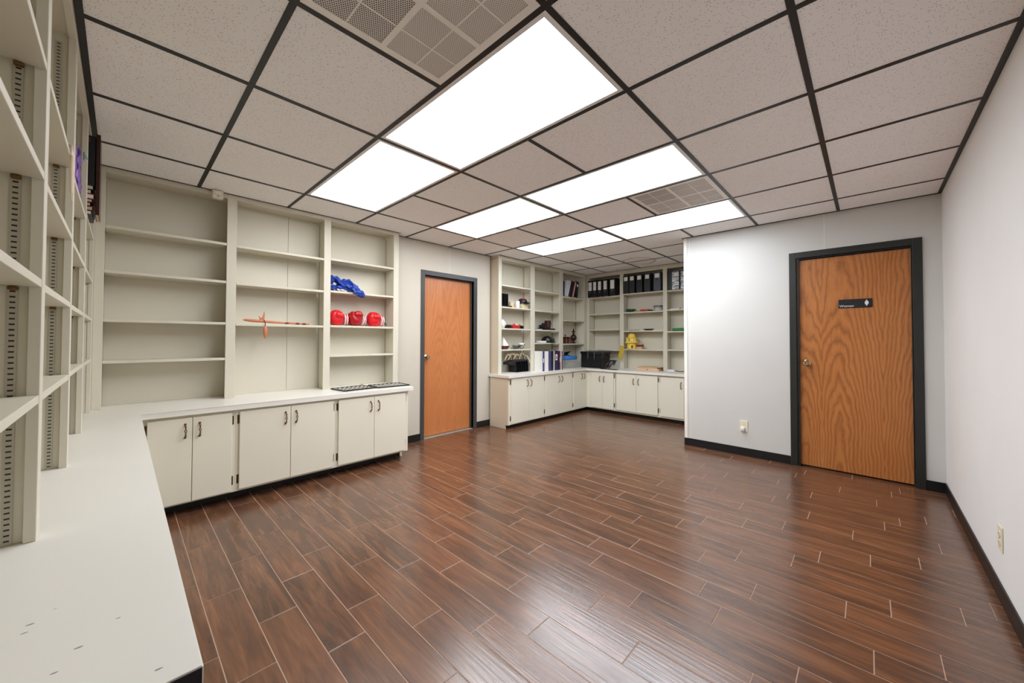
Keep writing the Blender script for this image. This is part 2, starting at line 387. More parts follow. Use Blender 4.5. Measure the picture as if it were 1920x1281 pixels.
def ceiling():
    skip = set(VENTS)
    for i, j in LIGHTS: skip |= {(i, j), (i+1, j)}
    bm = BM()
    for i in range(-6, 2):
        for j in range(-4, 9):
            x0, x1, y0, y1 = max(i*F, XW), min((i+1)*F, XD), max(j*F, -2.3), min((j+1)*F, YW)
            if x1-x0 < 0.01 or y1-y0 < 0.01 or (i, j) in skip: continue
            if y0 >= YC and x0 >= XP+0.05: continue
            if y1 <= YN-0.02 and x1 < 0.0: continue
            bx(bm, x0+0.003, x1-0.003, y0+0.003, y1-0.003, H+0.0022, H+0.016)
    bx(bm, XW-0.1, XD+0.1, -2.4, YW+0.1, H+0.14, H+0.2)
    c = struct(obj('ceiling', bm, 'tile'))
    bm = BM(); t = 0.012
    for i in range(-5, 2):
        x = i*F; y1 = YC if x > XP else YW
        if x < XW: continue
        y = YB if x < 0.1 else -2.3
        cuts = sorted(jj for ii, jj in LIGHTS if ii+1 == i)
        for jj in cuts: bx(bm, x-t, x+t, y, jj*F-t, H-0.0005, H+0.002); y = (jj+1)*F+t
        bx(bm, x-t, x+t, y, y1, H-0.0005, H+0.002)
    for j in range(-3, 9):
        y = j*F
        if y > YW-0.02: continue
        xs, xe = (XA if y > YB else 0.1), (XD if y < YC else XP)
        if y < YB: xs = 0.1
        segs = [(xs, xe)]
        bx(bm, xs, xe, y-t, y+t, H-0.0003, H+0.0018)
    a = 0.022
    bx(bm, XD-a, XD, -2.3, YC, H-0.0008, H+0.002)
    bx(bm, XP, XD, YC-a, YC, H-0.0008, H+0.002)
    bx(bm, XP-a, XP, YC-a, YKE, H-0.0008, H+0.002)
    bx(bm, XAF, 0.1, YB, YB+a, H-0.0008, H+0.002)
    bx(bm, XAF, XAF+0.008, YB, 1.10, H-0.0008, H+0.002)
    bx(bm, XA, XA+0.014, 1.083, 2.57, H-0.0008, H+0.002)
    bx(bm, XF, XF+0.01, 2.57, YK, H-0.0008, H+0.002)
    bx(bm, XF, XP, YK-0.01, YK, H-0.0008, H+0.002)
    obj('ceiling_grid', bm, 'tee', c)
ceiling()
def wall(name, mat, boxes, bev=0):
    bm = BM()
    for b in boxes: bx(bm, *b, bev)
    return struct(obj(name, bm, mat))
Zt = H+0.14
D1 = (1.481, 2.245, 1.945); D2 = (0.302, 1.052, 1.955)      # door openings
wall('wall_left', 'walll', [(XA-0.1, XA, 1.098, D1[0], 0, Zt), (XA-0.1, XA, D1[1], 2.545, 0, Zt), (XA-0.1, XA, D1[0], D1[1], D1[2], Zt),
     (XW-0.1, XW-0.001, YN-0.1, 1.098, 0, Zt), (XW-0.1, XW-0.001, 2.545, YW+0.1, 0, Zt), (XA-0.2, XA-0.12, D1[0]-0.1, D1[1]+0.1, 0, 2.1)])
wall('wall_far', 'wall', [(XP, D2[0], YC, YC+0.1, 0, Zt), (D2[1], XD, YC, YC+0.1, 0, Zt), (D2[0], D2[1], YC, YC+0.1, D2[2], Zt), (D2[0]-0.1, D2[1]+0.1, YC+0.12, YC+0.2, 0, 2.1)])
wall('wall_right', 'wallr', [(XD, XD+0.1, -2.4, YC+0.1, 0, Zt)])
wall('wall_alcove_right', 'wall', [(XP, XP+0.1, YC+0.1, YW, 0, Zt)])
wall('wall_alcove_back', 'wall', [(XW, XP+0.1, YW+0.001, YW+0.1, 0, Zt)])
wall('wall_near', 'wall', [(XW, 0.10, YN-0.1, YN-0.001, 0, Zt), (0.10, 0.16, -2.3, YN+0.24, 0, Zt), (0.10, XD, -2.4, -2.3, 0, Zt)])
# thin panel seams and the corner moulding of the far wall
def seam(name, b): return struct(part(name, None, 'trimw', lambda bm: bx(bm, *b, 0.0015)))
seam('trim_1', (XP-0.006, XP+0.028, YC-0.007, YC+0.03, 0.0, H))
seam('trim_2', (0.508, 0.5125, YC-0.0015, YC+0.001, 2.012, H))
seam('trim_3', (XA-0.001, XA+0.0015, 1.845, 1.849, 1.995, H))
seam('trim_4', (-0.655, -0.652, YC-0.0012, YC+0.001, 0.085, H))
def base(name, *boxes): return struct(part(name, None, 'black', lambda bm: [bx(bm, *b, 0.002) for b in boxes]))
base('baseboard_far', (XP-0.004, 0.247, YC-0.008, YC, 0, 0.082), (1.108, XD, YC-0.008, YC, 0, 0.08), (XP-0.008, XP, YC-0.008, YC+0.3, 0, 0.082))
base('baseboard_right', (XD-0.008, XD, -2.3, YC-0.008, 0, 0.082))
base('baseboard_left', (XA, XA+0.008, 1.10, 1.431, 0, 0.082), (XA, XA+0.008, 2.303, 2.54, 0, 0.082))
# ------------------------------------------------------------------ doors
def door_left():
    d = sempty('door_1', (XA, D1[0], 0)); P = lambda n, mt, f, **k: part(n, d, mt, f, **k)
    x0 = 0.0; W = D1[1]-D1[0]
    def fr(bm):
        for a, b in ((-0.05, 0.0), (W, W+0.056)): bx(bm, -0.10, 0.012, a, b, 0, D1[2]+0.056, 0.002)
        bx(bm, -0.10, 0.012, 0, W, D1[2], D1[2]+0.056, 0.002)
        bx(bm, -0.058, -0.044, 0, 0.012, 0, D1[2]); bx(bm, -0.05, -0.03, W-0.016, W, 0, D1[2], 0.001); bx(bm, -0.05, -0.03, 0, W, D1[2]-0.012, D1[2], 0.001)
    P('door_frame', 'frame', fr)
    p = part('door_panel', d, 'oak1', lambda bm: bx(bm, -0.02, 0.02, -W/2+0.003, W/2-0.003, -0.96, 0.965, 0.002), origin=None)
    p.rotation_euler = (0, 0, 0); p.location = (-0.078, W/2, 0.975)
    # panel grain runs across local x in the veneer material, so turn the panel
    bmv = p.data
    for v in bmv.vertices: v.co = Vector((v.co.y, -v.co.x, v.co.z))
    p.rotation_euler = (0, 0, PI/2)
    k = knob(d, Vector((-0.058, 0.022+0.04, 0.965)), Vector((1, 0, 0)))
    P('threshold', 'rim', lambda bm: bx(bm, -0.09, 0.0, 0, W, 0.0, 0.01, 0.003))
def knob(parent, p, n):
    bm = BM(); m = Matrix.Translation(p) @ n.to_track_quat('Z', 'Y').to_matrix().to_4x4()
    lathe(bm, [(0.0, 0), (0.031, 0.0), (0.031, 0.004), (0.026, 0.008), (0.012, 0.012), (0.011, 0.03), (0.02, 0.036), (0.027, 0.046), (0.0275, 0.054), (0.024, 0.062), (0.015, 0.064), (0.0, 0.060)], 28, m)
    return obj('door_knob', bm, 'chrome', parent, True)
def door_far():
    d = sempty('door_2', (D2[0], YC, 0)); W = D2[1]-D2[0]
    def fr(bm):
        for a, b in ((-0.052, 0.0), (W, W+0.056)): bx(bm, a, b, -0.012, 0.10, 0, D2[2]+0.056, 0.002)
        bx(bm, 0, W, -0.012, 0.10, D2[2], D2[2]+0.056, 0.002)
        bx(bm, W-0.007, W, 0.02, 0.03, 0, D2[2], 0.001); bx(bm, 0, 0.02, 0.005, 0.03, 0, D2[2]); bx(bm, 0, W, 0.012, 0.03, D2[2]-0.01, D2[2])
    part('door_frame', d, 'framed', fr)
    p = part('door_panel', d, 'oak2', lambda bm: bx(bm, -W/2+0.003, W/2-0.003, -0.02, 0.02, -0.96, 0.962, 0.002)); p.location = (W/2, 0.05, 0.975)
    knob(d, Vector((0.372-D2[0], 0.03, 0.968)), Vector((0, -1, 0)))
    s = part('door_sign', d, 'blk', lambda bm: bx(bm, 0.600-D2[0], 0.819-D2[0], 0.023, 0.031, 1.468, 1.545, 0.004), label='black sign reading Women with a figure symbol')
    part('sign_panel', s, 'dark', lambda bm: bx(bm, 0.753-D2[0], 0.811-D2[0], 0.0215, 0.026, 1.473, 1.540, 0.001))
    cu = bpy.data.curves.new('women', 'FONT'); cu.body = 'Women'; cu.size = 0.0285; cu.extrude = 0.0006
    to = bpy.data.objects.new('t', cu); C.objects.link(to); bpy.context.view_layer.update()
    me = bpy.data.meshes.new_from_object(to.evaluated_get(bpy.context.evaluated_depsgraph_get())); bpy.data.objects.remove(to)
    me.materials.append(M['whitep']); t = bpy.data.objects.new('sign_lettering', me); C.objects.link(t); t.parent = s
    t.location = (0.607-D2[0], 0.0222, 1.4765); t.rotation_euler = (PI/2, 0, 0)
    bm = BM(); mt = Matrix.Translation((0.783-D2[0], 0.0213, 1.482)) @ Matrix.Rotation(PI/2, 4, 'X')
    prism(bm, [(-0.004, 0), (0.004, 0), (0.005, 0.014), (0.013, 0.014), (0.009, 0.028), (0.014, 0.026), (0.010, 0.038), (0.005, 0.041), (-0.005, 0.041), (-0.010, 0.038), (-0.014, 0.026), (-0.009, 0.028), (-0.013, 0.014), (-0.005, 0.014)], 0.0012, mt)
    lathe(bm, [(0.0, 0), (0.0045, 0.0), (0.0045, 0.0012), (0, 0.0012)], 16, mt @ Matrix.Translation((0, 0.047, 0)))
    obj('sign_symbol', bm, 'whitep', s)
door_left(); door_far()
# ------------------------------------------------------------------ ceiling fixtures
def light(i, j, lab, cool):
    x0, x1, y0, y1 = i*F+0.0125, (i+2)*F-0.0125, j*F+0.0125, (j+1)*F-0.0125
    t = thing('ceiling_light', lab, 'ceiling light', ((x0+x1)/2, (y0+y1)/2, H), 'fluorescent panels in the suspended ceiling')
    hx, hy = (x1-x0)/2, (y1-y0)/2
    def fr(bm):
        b = 0.021
        for a in ((-hx, hx, -hy, -hy+b), (-hx, hx, hy-b, hy), (-hx, -hx+b, -hy+b, hy-b), (hx-b, hx, -hy+b, hy-b)): bx(bm, *a, 0.0005, 0.02)
    part('frame', t, 'whitep', fr)
    part('housing', t, 'whitep', lambda bm: [bx(bm, -hx, hx, -hy, hy, 0.09, 0.1)])
    part('diffuser', t, 'lampc' if cool else 'lampw', lambda bm: bx(bm, -hx+0.0215, hx-0.0215, -hy+0.0215, hy-0.0215, 0.004, 0.008))
LL = ['largest and nearest lit ceiling panel, beside the perforated vent at the top', 'lit ceiling panel above the near shelves with red boxing gloves',
      'lit ceiling panel with the small far vent just behind it', 'lit ceiling panel left of centre, above the door in the left wall',
      'bluish white lit panel right behind the small far vent', 'farthest lit ceiling panel, just in front of the alcove shelves']
for k, (i, j) in enumerate(LIGHTS): light(i, j, LL[k], k in (0, 4, 5))
def vent(i, j, lab, quad):
    t = thing('ceiling_vent', lab, 'vent', ((i+0.5)*F, (j+0.5)*F, H), 'perforated ceiling vents')
    h = F/2-0.0125
    def fr(bm):
        b = 0.03
        for a in ((-h, h, -h, -h+b), (-h, h, h-b, h), (-h, -h+b, -h+b, h-b), (h-b, h, -h+b, h-b)): bx(bm, *a, 0.0003, 0.012)
        g = h-b
        bx(bm, -0.011, 0.011, -g, g, 0.0006, 0.008); bx(bm, -g, -0.011, -0.011, 0.011, 0.0006, 0.008); bx(bm, 0.011, g, -0.011, 0.011, 0.0006, 0.008)
        for q in (-0.5, 0.5):
            for u0, u1 in ((-g, -0.011), (0.011, g)):
                bx(bm, q*h-0.003, q*h+0.003, u0, u1, 0.0012, 0.006); bx(bm, u0, u1, q*h-0.003, q*h+0.003, 0.0016, 0.006)
    part('frame', t, 'trimw', fr)
    def pl(bm):
        for a in (0, 1):
            for b in (0, 1):
                bx(bm, (a-1)*h, a*h, (b-1)*h, b*h, 0.003, 0.005, 0, 0 if (a, b) == quad else 1)
    part('perforated_plate', t, ['perf_open', 'perf'], pl)
vent(-1, -1, 'large perforated ceiling vent above the nearest lit panel', (0, 0)); vent(-1, 3, 'small perforated ceiling vent between two lit panels near the far door', (0, 0))
def sensor():
    t = thing('motion_sensor', 'small ivory motion sensor at the ceiling above the empty left shelves', 'sensor', (XAF, -0.498, 2.27))
    part('housing', t, 'ivory', lambda bm: (bx(bm, 0.0, 0.05, -0.034, 0.034, 0.0, 0.062, 0.006), bx(bm, 0.0, 0.04, -0.034, 0.034, 0.05, 0.0665, 0.004)))
    part('lens', t, 'whitep', lambda bm: bx(bm, 0.048, 0.056, -0.020, 0.020, 0.028, 0.056, 0.004))
    part('indicator', t, 'dark', lambda bm: bx(bm, 0.0495, 0.0515, -0.006, 0.006, 0.013, 0.017))
sensor()
# ------------------------------------------------------------------ outlets
def outlet(loc, rotz, lab):
    t = thing('wall_outlet', lab, 'outlet', loc, None, rotz)     # plate faces local -y
    part('cover_plate', t, 'ivory', lambda bm: bx(bm, -0.035, 0.035, -0.006, 0.0, -0.057, 0.057, 0.003))
    for s in (-1, 1):
        def rc(bm):
            lathe(bm, [(0, 0), (0.0165, 0), (0.0165, 0.0025), (0, 0.0025)], 20, Matrix.Translation((0, -0.0055, s*0.0195)) @ Matrix.Rotation(PI/2, 4, 'X'), 0)
            for dx, hh in ((-0.006, 0.008), (0.006, 0.007)): bx(bm, dx-0.001, dx+0.001, -0.0084, -0.0078, s*0.0195-hh/2+0.003, s*0.0195+hh/2+0.003, 0, 1)
            bx(bm, -0.002, 0.002, -0.0084, -0.0078, s*0.0195-0.009, s*0.0195-0.005, 0, 1)
        part('receptacle', t, ['ivory', 'dark'], rc)
    part('screw', t, 'steel', lambda bm: lathe(bm, [(0, 0), (0.003, 0), (0.003, 0.001), (0, 0.001)], 10, Matrix.Translation((0, -0.006, 0)) @ Matrix.Rotation(PI/2, 4, 'X')))
outlet((-0.135, YC, 0.302), 0, 'ivory wall outlet on the far wall left of the Women door')
outlet((XD, 1.771, 0.288), -PI/2, 'ivory wall outlet on the right wall, nearest the camera')
def plug():
    bm = BM(); lathe(bm, [(0, 0), (0.017, 0), (0.02, 0.006), (0.02, 0.02), (0.015, 0.027), (0, 0.028)], 20, Matrix.Translation((-0.142, YC-0.009, 0.278)) @ Matrix.Rotation(PI/2, 4, 'X'))
    bx(bm, -0.158, -0.126, YC-0.03, YC-0.009, 0.25, 0.272, 0.004)
    tag(obj('plug_adapter', bm, 'whitep', smooth=True), 'small white plug pushed into the far wall outlet', 'plug')
plug()
# ------------------------------------------------------------------ bookcases
def mapper(kind):
    # s runs along the case, d goes into it from its face
    if kind == 'A': return lambda s0, s1, d0, d1, z0, z1: (XAF-d0, XAF-d1, s0, s1, z0, z1)
    if kind == 'B': return lambda s0, s1, d0, d1, z0, z1: (s0, s1, YB-d0, YB-d1, z0, z1)
    if kind == 'F': return lambda s0, s1, d0, d1, z0, z1: (XF-d0, XF-d1, s0, s1, z0, z1)
    return lambda s0, s1, d0, d1, z0, z1: (s0, s1, YK+d0, YK+d1, z0, z1)
def bookcase(kind, lab, stiles, rail, bays, depth, std, seams=(), left_end=False, right_end=False, group=None):
    mp = mapper(kind)
    x0, x1, y0, y1, _, _ = mp(stiles[0][0], stiles[-1][1], 0, 0, 0, 0)
    org = Vector(((x0+x1)/2, (y0+y1)/2, ZC)); t = thing('bookcase', lab, 'bookcase', org, group)
    def P(name, mat, boxes, bev=0.0015, label=None, orig=False):
        bm = BM()
        for b in boxes: bx(bm, *mp(*b), bev)
        if orig:
            vs = [v.co for v in bm.verts]; c = sum(vs, Vector())/len(vs); c.z = 0
            bmesh.ops.translate(bm, verts=bm.verts, vec=-c); o = obj(name, bm, mat, t, label=label); o.location = c-org; return o
        bmesh.ops.translate(bm, verts=bm.verts, vec=-org); return obj(name, bm, mat, t, label=label)
    ZB = ZC+0.0005; ZT = H-0.001
    for a, b in stiles: P('stile', 'shelf', [(a, b, 0, 0.02, ZB, ZT)])
    ss0, ss1 = stiles[0][0], stiles[-1][1]
    P('top_rail', 'shelf', [(a[1], b[0], 0.0005, 0.02, rail, ZT) for a, b in zip(stiles, stiles[1:])], 0.001)
    for k, (a, b) in enumerate(stiles):
        if k == 0 and left_end: P('side_panel', 'side', [(a, a+0.019, 0.0205, depth, ZB, ZT)])
        elif k == len(stiles)-1 and right_end: P('side_panel', 'side', [(b-0.019, b, 0.0205, depth, ZB, ZT)])
        else:
            m = (a+b)/2
            if k == 0: m = b-0.012
            if k == len(stiles)-1: m = a+0.012
            P('divider', 'shelf', [(m-0.0095, m+0.0095, 0.0205, depth, ZB, ZT)])
    cuts = [ss0]+list(seams)+[ss1]
    P('back_panel', 'shelf', [(a+0.001, b-0.001, depth, depth+0.008, ZB, ZT) for a, b in zip(cuts, cuts[1:])], 0.0008)
    P('top_panel', 'shelf', [(ss0, ss1, 0.0205, depth, rail+0.012, rail+0.02)], 0)
    for k, zs in enumerate(bays):
        a, b = stiles[k][1], stiles[k+1][0]
        for z in zs:
            P('shelf', 'shelf', [(a+0.001, b-0.001, 0.001, depth-0.001, z-0.019, z)])
            if kind == 'B':
                for dd in (0.042,): P('shelf_clip', 'gold', [(a-0.006, a+0.007, dd-0.008, dd+0.008, z-0.029, z-0.0195)], 0.003, 'brass shelf clip')
        for side in (0, 1):
            s = a if side == 0 else b
            if kind == 'B' and side == 1: continue
            off = 0.0125 if (0 < k+side < len(stiles)-1) else 0.003
            for dd in std:
                sg = -1 if side == 0 else 1
                q = s+sg*((stiles[k+side][1]-stiles[k+side][0])/2-0.0095) if 0 < k+side < len(stiles)-1 else s+sg*0.0025
                P('shelf_standard', 'std', [(q-0.0, q-sg*0.003, dd-0.008, dd+0.008, ZB, rail-0.02)], 0, None, True)
    return t
bookcase('A', 'greige painted built-in bookcase on the left wall with boxing gloves and a blue cloth', [(-1.1366, -1.091), (-0.430, -0.366), (0.309, 0.370), (1.023, 1.083)], 2.301,
         [[1.943, 1.641, 1.311, 1.030], [1.938, 1.636, 1.306], [1.948, 1.643, 1.312, 1.029]], 0.20, (0.175,), (0.06,))
bookcase('B', 'tall grey bookcase at the left edge of the frame with slotted shelf standards', [(-2.870, -2.784), (-2.087, -2.039), (-1.377, -1.329), (-0.662, -0.612), (0.052, 0.099)], 2.296,
         [[1.832, 1.552, 1.310, 1.052], [1.800, 1.555, 1.310, 1.054], [1.832, 1.566, 1.314, 1.047], [1.838, 1.576, 1.320, 1.047]], 0.215, (0.044, 0.185))
bookcase('F', 'alcove bookcase beside the left door, filled with mugs, caps and binders', [(2.566, 2.628), (3.249, 3.338), (3.969, 4.065), (4.700, 4.779)], 2.286,
         [[1.940, 1.637, 1.337, 1.042], [1.931, 1.628, 1.331, 1.130], [1.901, 1.509, 1.113]], 0.20, (0.175,), (), True)
bookcase('K', 'alcove bookcase on the back wall with a row of black lever arch binders on top', [(-2.829, -2.778), (-2.190, -2.122), (-1.476, -1.412), (-0.760, -0.7085)], 2.272,
         [[1.926, 1.632, 1.359, 1.012], [1.942, 1.636, 1.330, 1.030], [1.936, 1.643, 1.314, 1.036]], 0.20, (0.175,), ())
# ------------------------------------------------------------------ worktops
def slab(name, lab, poly, z0, z1, scu='top'):
    bm = BM(); t = BM()
    a = [t.verts.new((x, y, z0)) for x, y in poly]; b = [t.verts.new((x, y, z1)) for x, y in poly]
    t.faces.new(a[::-1]); t.faces.new(b)
    for i in range(len(poly)): t.faces.new((a[i], a[(i+1) % len(poly)], b[(i+1) % len(poly)], b[i]))
    bmesh.ops.bevel(t, geom=list(t.edges), offset=0.002, segments=2, affect='EDGES')
    merge(bm, t); return tag(obj(name, bm, scu), lab, 'worktop')
slab('worktop', 'long L-shaped cream worktop in the near left corner with chipped paint', [(XW+0.002, YN+0.002), (0.092, YN+0.002), (0.092, YBE), (XAE, YBE), (XAE, 1.03), (XA+0.002, 1.088), (XW+0.002, 1.088)], ZC-0.036, ZC)
wt = [o for o in C.objects if o.name == 'worktop'][0]
part('end_shade', wt, 'toe', lambda bm: bx(bm, 0.0922, 0.0942, YN+0.26, YBE-0.002, ZC-0.035, ZC-0.001), label='painted shade on the worktop end')  # added dark strip: shadow at the worktop end put into colour
slab('worktop', 'L-shaped greige worktop running round the far alcove', [(XW+0.002, YW-0.002), (XW+0.002, 2.55), (XFE-0.39, 2.55), (XFE-0.39, 2.517), (XFE, 2.517), (XFE, YKE), (XP-0.01, YKE), (XP-0.01, YW-0.002)], ZC-0.036, ZC)
# ------------------------------------------------------------------ base cabinets
def pull_mesh():
    bm = BM()      # local: +y outward, z up
    for s in (-1, 1):
        ball(bm, (0, 0.003, s*0.043), (0.0075, 0.004, 0.0085), 2)
        tube(bm, [(0, 0.002, s*0.040), (0, 0.014, s*0.038), (0, 0.024, s*0.030)], [0.0045, 0.004, 0.0045], 8)
        ball(bm, (0, 0.025, s*0.028), (0.0062, 0.0062, 0.006), 2)
    for h in (0, PI):
        pts = []; n = 14
        for i in range(n+1):
            u = i/n; z = -0.026+0.052*u; rr = 0.005*math.sin(PI*u); a = h+u*2*PI*0.9
            pts.append((rr*math.cos(a), 0.026+rr*math.sin(a), z))
        tube(bm, pts, 0.003, 8)
    return bm
bm_ = pull_mesh(); pull_me = bpy.data.meshes.new('pull'); bm_.to_mesh(pull_me); bm_.free(); pull_me.materials.append(M['brass'])
for p_ in pull_me.polygons: p_.use_smooth = True
def add_pull(parent, loc, rotz):
    o = bpy.data.objects.new('handle', pull_me); C.objects.link(o); o.parent = parent; o.location = loc; o.rotation_euler = (0, 0, rotz); return o
def hinge(parent, mapf, s, z, sg):
    bm = BM()
    bx(bm, *mapf(s+sg*0.003, s+sg*0.012, -0.0005, 0.0025, z-0.032, z+0.032), 0.001)
    x0, x1, y0, y1, _, _ = mapf(s+sg*0.003, s+sg*0.003, -0.004, -0.004, 0, 0)
    lathe(bm, [(0, -0.03), (0.0045, -0.03), (0.0045, 0.03), (0, 0.03)], 10, Matrix.Translation((x0, y0, z)))
    o = obj('hinge', bm, 'hinge', parent); return o
# units: s range of carcass, doors [(s0,s1,hinge side, pull side)]
def cabinet(lab, mapf, rot, s0, s1, doors, depth, zb, zt, toe, ends=(False, False), side='cab', group=None, toe_d=0.13, pull_z=0.565):
    """mapf(s0,s1,d0,d1,z0,z1): d=0 is the face-frame plane, positive goes into the cabinet"""
    x0, x1, y0, y1, _, _ = mapf(s0, s1, 0, 0, 0, 0)
    org = Vector(((x0+x1)/2, (y0+y1)/2, 0)); t = thing('base_cabinet', lab, 'cabinet', org, group)
    def P(name, mat, boxes, bev=0.001, parent=t, label=None):
        bm = BM()
        for b in boxes: bx(bm, *mapf(*b), bev)
        bmesh.ops.translate(bm, verts=bm.verts, vec=-org); return obj(name, bm, mat, parent, label=label)
    top = ZC-0.037
    e0, e1 = s0+(0.02 if ends[0] else 0), s1-(0.02 if ends[1] else 0)
    P('body', 'cab', [(e0, e1, 0.0, 0.018, toe, top), (e0, e1, 0.018, depth, toe, toe+0.016), (e0, e1, depth-0.01, depth, toe, top), (e0, e0+0.014, 0.018, depth, toe, top), (e1-0.014, e1, 0.018, depth, toe, top)])
    for k, s in ((0, s0), (1, s1)):
        if ends[k]:
            a, b = (s, s+0.0195) if k == 0 else (s-0.0195, s)
            P('end_panel', side, [(a, b, 0, depth, toe, top), (a, b, toe_d-0.02, depth, 0, toe+0.0001)])
    P('toe_kick', 'toe', [(e0, e1, toe_d, toe_d+0.012, 0.0, toe)], 0)
    for a, b, hs in doors:
        bm = BM(); bx(bm, *mapf(a, b, -0.019, -0.0008, zb, zt), 0.003)
        bmesh.ops.translate(bm, verts=bm.verts, vec=-org); d = obj('door', bm, 'cab', t)
        ps = (b-0.036) if hs < 0 else (a+0.036)
        q = mapf(ps, ps, -0.019, -0.019, pull_z, pull_z)
        add_pull(d, Vector((q[0], q[2], q[4]))-org, rot)
        hs_s = a if hs < 0 else b
        for z in (zb+0.072, zt-0.056):
            h = hinge(d, lambda *u: (lambda v: (v[0]-org.x, v[1]-org.x, v[2]-org.y, v[3]-org.y, v[4], v[5]))(mapf(*u)), hs_s, z, hs)
    return t
mA = lambda s0, s1, d0, d1, z0, z1: (-2.507-d0, -2.507-d1, s0, s1, z0, z1)
G1 = 'painted base cabinets with paired doors'
dA = 0.45
cabinet('cream two-door base cabinet in the near corner, left of the left-wall row', mA, -PI/2, -0.905, -0.420, [(-0.883, -0.6625, -1), (-0.6595, -0.442, 1)], dA, 0.090, 0.650, 0.078, (False, False), group=G1)
cabinet('cream two-door base cabinet, middle of the row under the gloves shelf', mA, -PI/2, -0.4195, 0.285, [(-0.398, -0.066, -1), (-0.063, 0.263, 1)], dA, 0.094, 0.652, 0.078, (False, False), group=G1)
cabinet('cream two-door base cabinet under the black trays, closest to the left door', mA, -PI/2, 0.2855, 0.988, [(0.305, 0.627, -1), (0.630, 0.950, 1)], dA, 0.094, 0.651, 0.078, (False, True), group=G1)
def near_body():
    t = thing('base_cabinet', 'cabinet under the near left end of the worktop, its dark end just showing', 'cabinet', (-1.2, -1.13, 0))
    part('body', t, 'cab', lambda bm: bx(bm, -1.27, 1.25, -0.22, 0.18, 0.08, ZC-0.037, 0.002))
    part('end_panel', t, 'blk', lambda bm: bx(bm, 1.252, 1.27, -0.22, 0.18, 0.0, ZC-0.037, 0.001))
    part('toe_kick', t, 'toe', lambda bm: bx(bm, -1.27, 1.25, -0.1, 0.12, 0, 0.08))
near_body()
mF = lambda s0, s1, d0, d1, z0, z1: (-2.62-d0, -2.62-d1, s0, s1, z0, z1)
cabinet('alcove base cabinet with a tan side panel facing the left door', mF, -PI/2, 2.535, 3.292, [(2.588, 2.936, -1), (2.939, 3.276, 1)], 0.34, 0.062, 0.668, 0.05, (True, False), 'side', G1, 0.07, 0.58)
cabinet('alcove base cabinet on the left side, under the white and navy binders', mF, -PI/2, 3.2925, 4.013, [(3.308, 3.662, -1), (3.665, 3.990, 1)], 0.34, 0.060, 0.668, 0.05, (False, False), group=G1, toe_d=0.07, pull_z=0.58)
cabinet('narrow alcove base cabinet just left of the inner corner', mF, -PI/2, 4.0135, 4.50, [(4.037, 4.284, -1), (4.287, 4.489, 1)], 0.34, 0.062, 0.660, 0.05, (False, False), group=G1, toe_d=0.07, pull_z=0.58)
mK = lambda s0, s1, d0, d1, z0, z1: (s0, s1, 4.42+d0, 4.42+d1, z0, z1)
cabinet('narrow alcove base cabinet just right of the inner corner, below the black crate', mK, PI, -2.60, -2.082, [(-2.515, -2.307, -1), (-2.304, -2.106, 1)], 0.4, 0.075, 0.660, 0.06, (False, False), group=G1, toe_d=0.08, pull_z=0.545)
cabinet('alcove base cabinet on the back wall below the yellow model', mK, PI, -2.0745, -1.392, [(-2.062, -1.735, -1), (-1.732, -1.410, 1)], 0.4, 0.085, 0.655, 0.06, (False, False), group=G1, toe_d=0.08, pull_z=0.545)
cabinet('rightmost alcove base cabinet, partly hidden by the white far wall', mK, PI, -1.3915, -0.71, [(-1.372, -1.046, -1), (-1.043, -0.725, 1)], 0.4, 0.085, 0.650, 0.06, (False, False), group=G1, toe_d=0.08, pull_z=0.545)
# ------------------------------------------------------------------ binders and books
def binder(name, lab, cat, org, ax, w, dep, h, col, spine=None, group=None, lean=0.0, pages='paper', ring=None, extra=()):
    """upright board-covered volume; local: spine faces -y, width along x, standing on z=0. ax: 'K' faces -y, 'F' faces +x"""
    rz = 0 if ax == 'K' else PI/2
    t = thing(name, lab, cat, org, group, rz); t.rotation_euler = (0, lean, rz)
    th = 0.0025
    def cv(bm):
        bx(bm, -w/2, -w/2+th, 0, dep, 0, h, 0.0006); bx(bm, w/2-th, w/2, 0, dep, 0, h, 0.0006); bx(bm, -w/2, w/2, 0, th, 0, h, 0.0006)
    part('cover', t, col, cv)
    part('pages', t, pages, lambda bm: bx(bm, -w/2+th+0.002, w/2-th-0.002, 0.012, dep-0.008, 0.004, h-0.012))
    if spine:
        lw, z0, z1, lc = spine
        s = part('spine_label', t, lc, lambda bm: bx(bm, -lw/2, lw/2, -0.0008, 0, z0, z1), label=None)
        for z in extra: part('label_line', s, 'slate', lambda bm: bx(bm, -lw*0.4, lw*0.4, -0.0012, -0.0008, z-0.0015, z+0.0015))
    if ring:
        mt = Matrix.Translation((0, -0.0005, ring)) @ Matrix.Rotation(PI/2, 4, 'X')
        def rg(bm):
            t2 = bmesh.new(); n = 20; R = 0.0125
            pts = [(R*math.cos(2*PI*i/n), 0, R*math.sin(2*PI*i/n)) for i in range(n+1)]
            tube(bm, [(x, -0.0008, z+ring) for x, y, z in pts], 0.0022, 6)
        part('finger_ring', t, 'steel', rg, True)
    return t
ZK = 1.926+0.0005
G = 'black lever arch binders with tall white spine labels'
for k, (x, lw) in enumerate(((-2.731, 0.066), (-2.640, 0.056), (-2.544, 0.058), (-2.436, 0.060), (-2.303, 0.072))):
    w = 0.088 if k < 3 else 0.105
    nm = ['first one right of the inner corner', 'second from the inner corner', 'middle one of five, third from the inner corner', 'fourth from the inner corner, with a plain label', 'fifth from the inner corner, right before the alcove stile'][k]
    binder('binder', 'black binder with tall white label, '+nm, 'binder', (x, 4.735, ZK), 'K', w, 0.235, 0.292, 'blk', (lw, 0.115, 0.262, 'paper'), G, 0, 'paper', 0.085, (0.20,) if k < 3 else ())
ZK2 = 1.942+0.0005
G2 = 'black binders with small square spine labels'
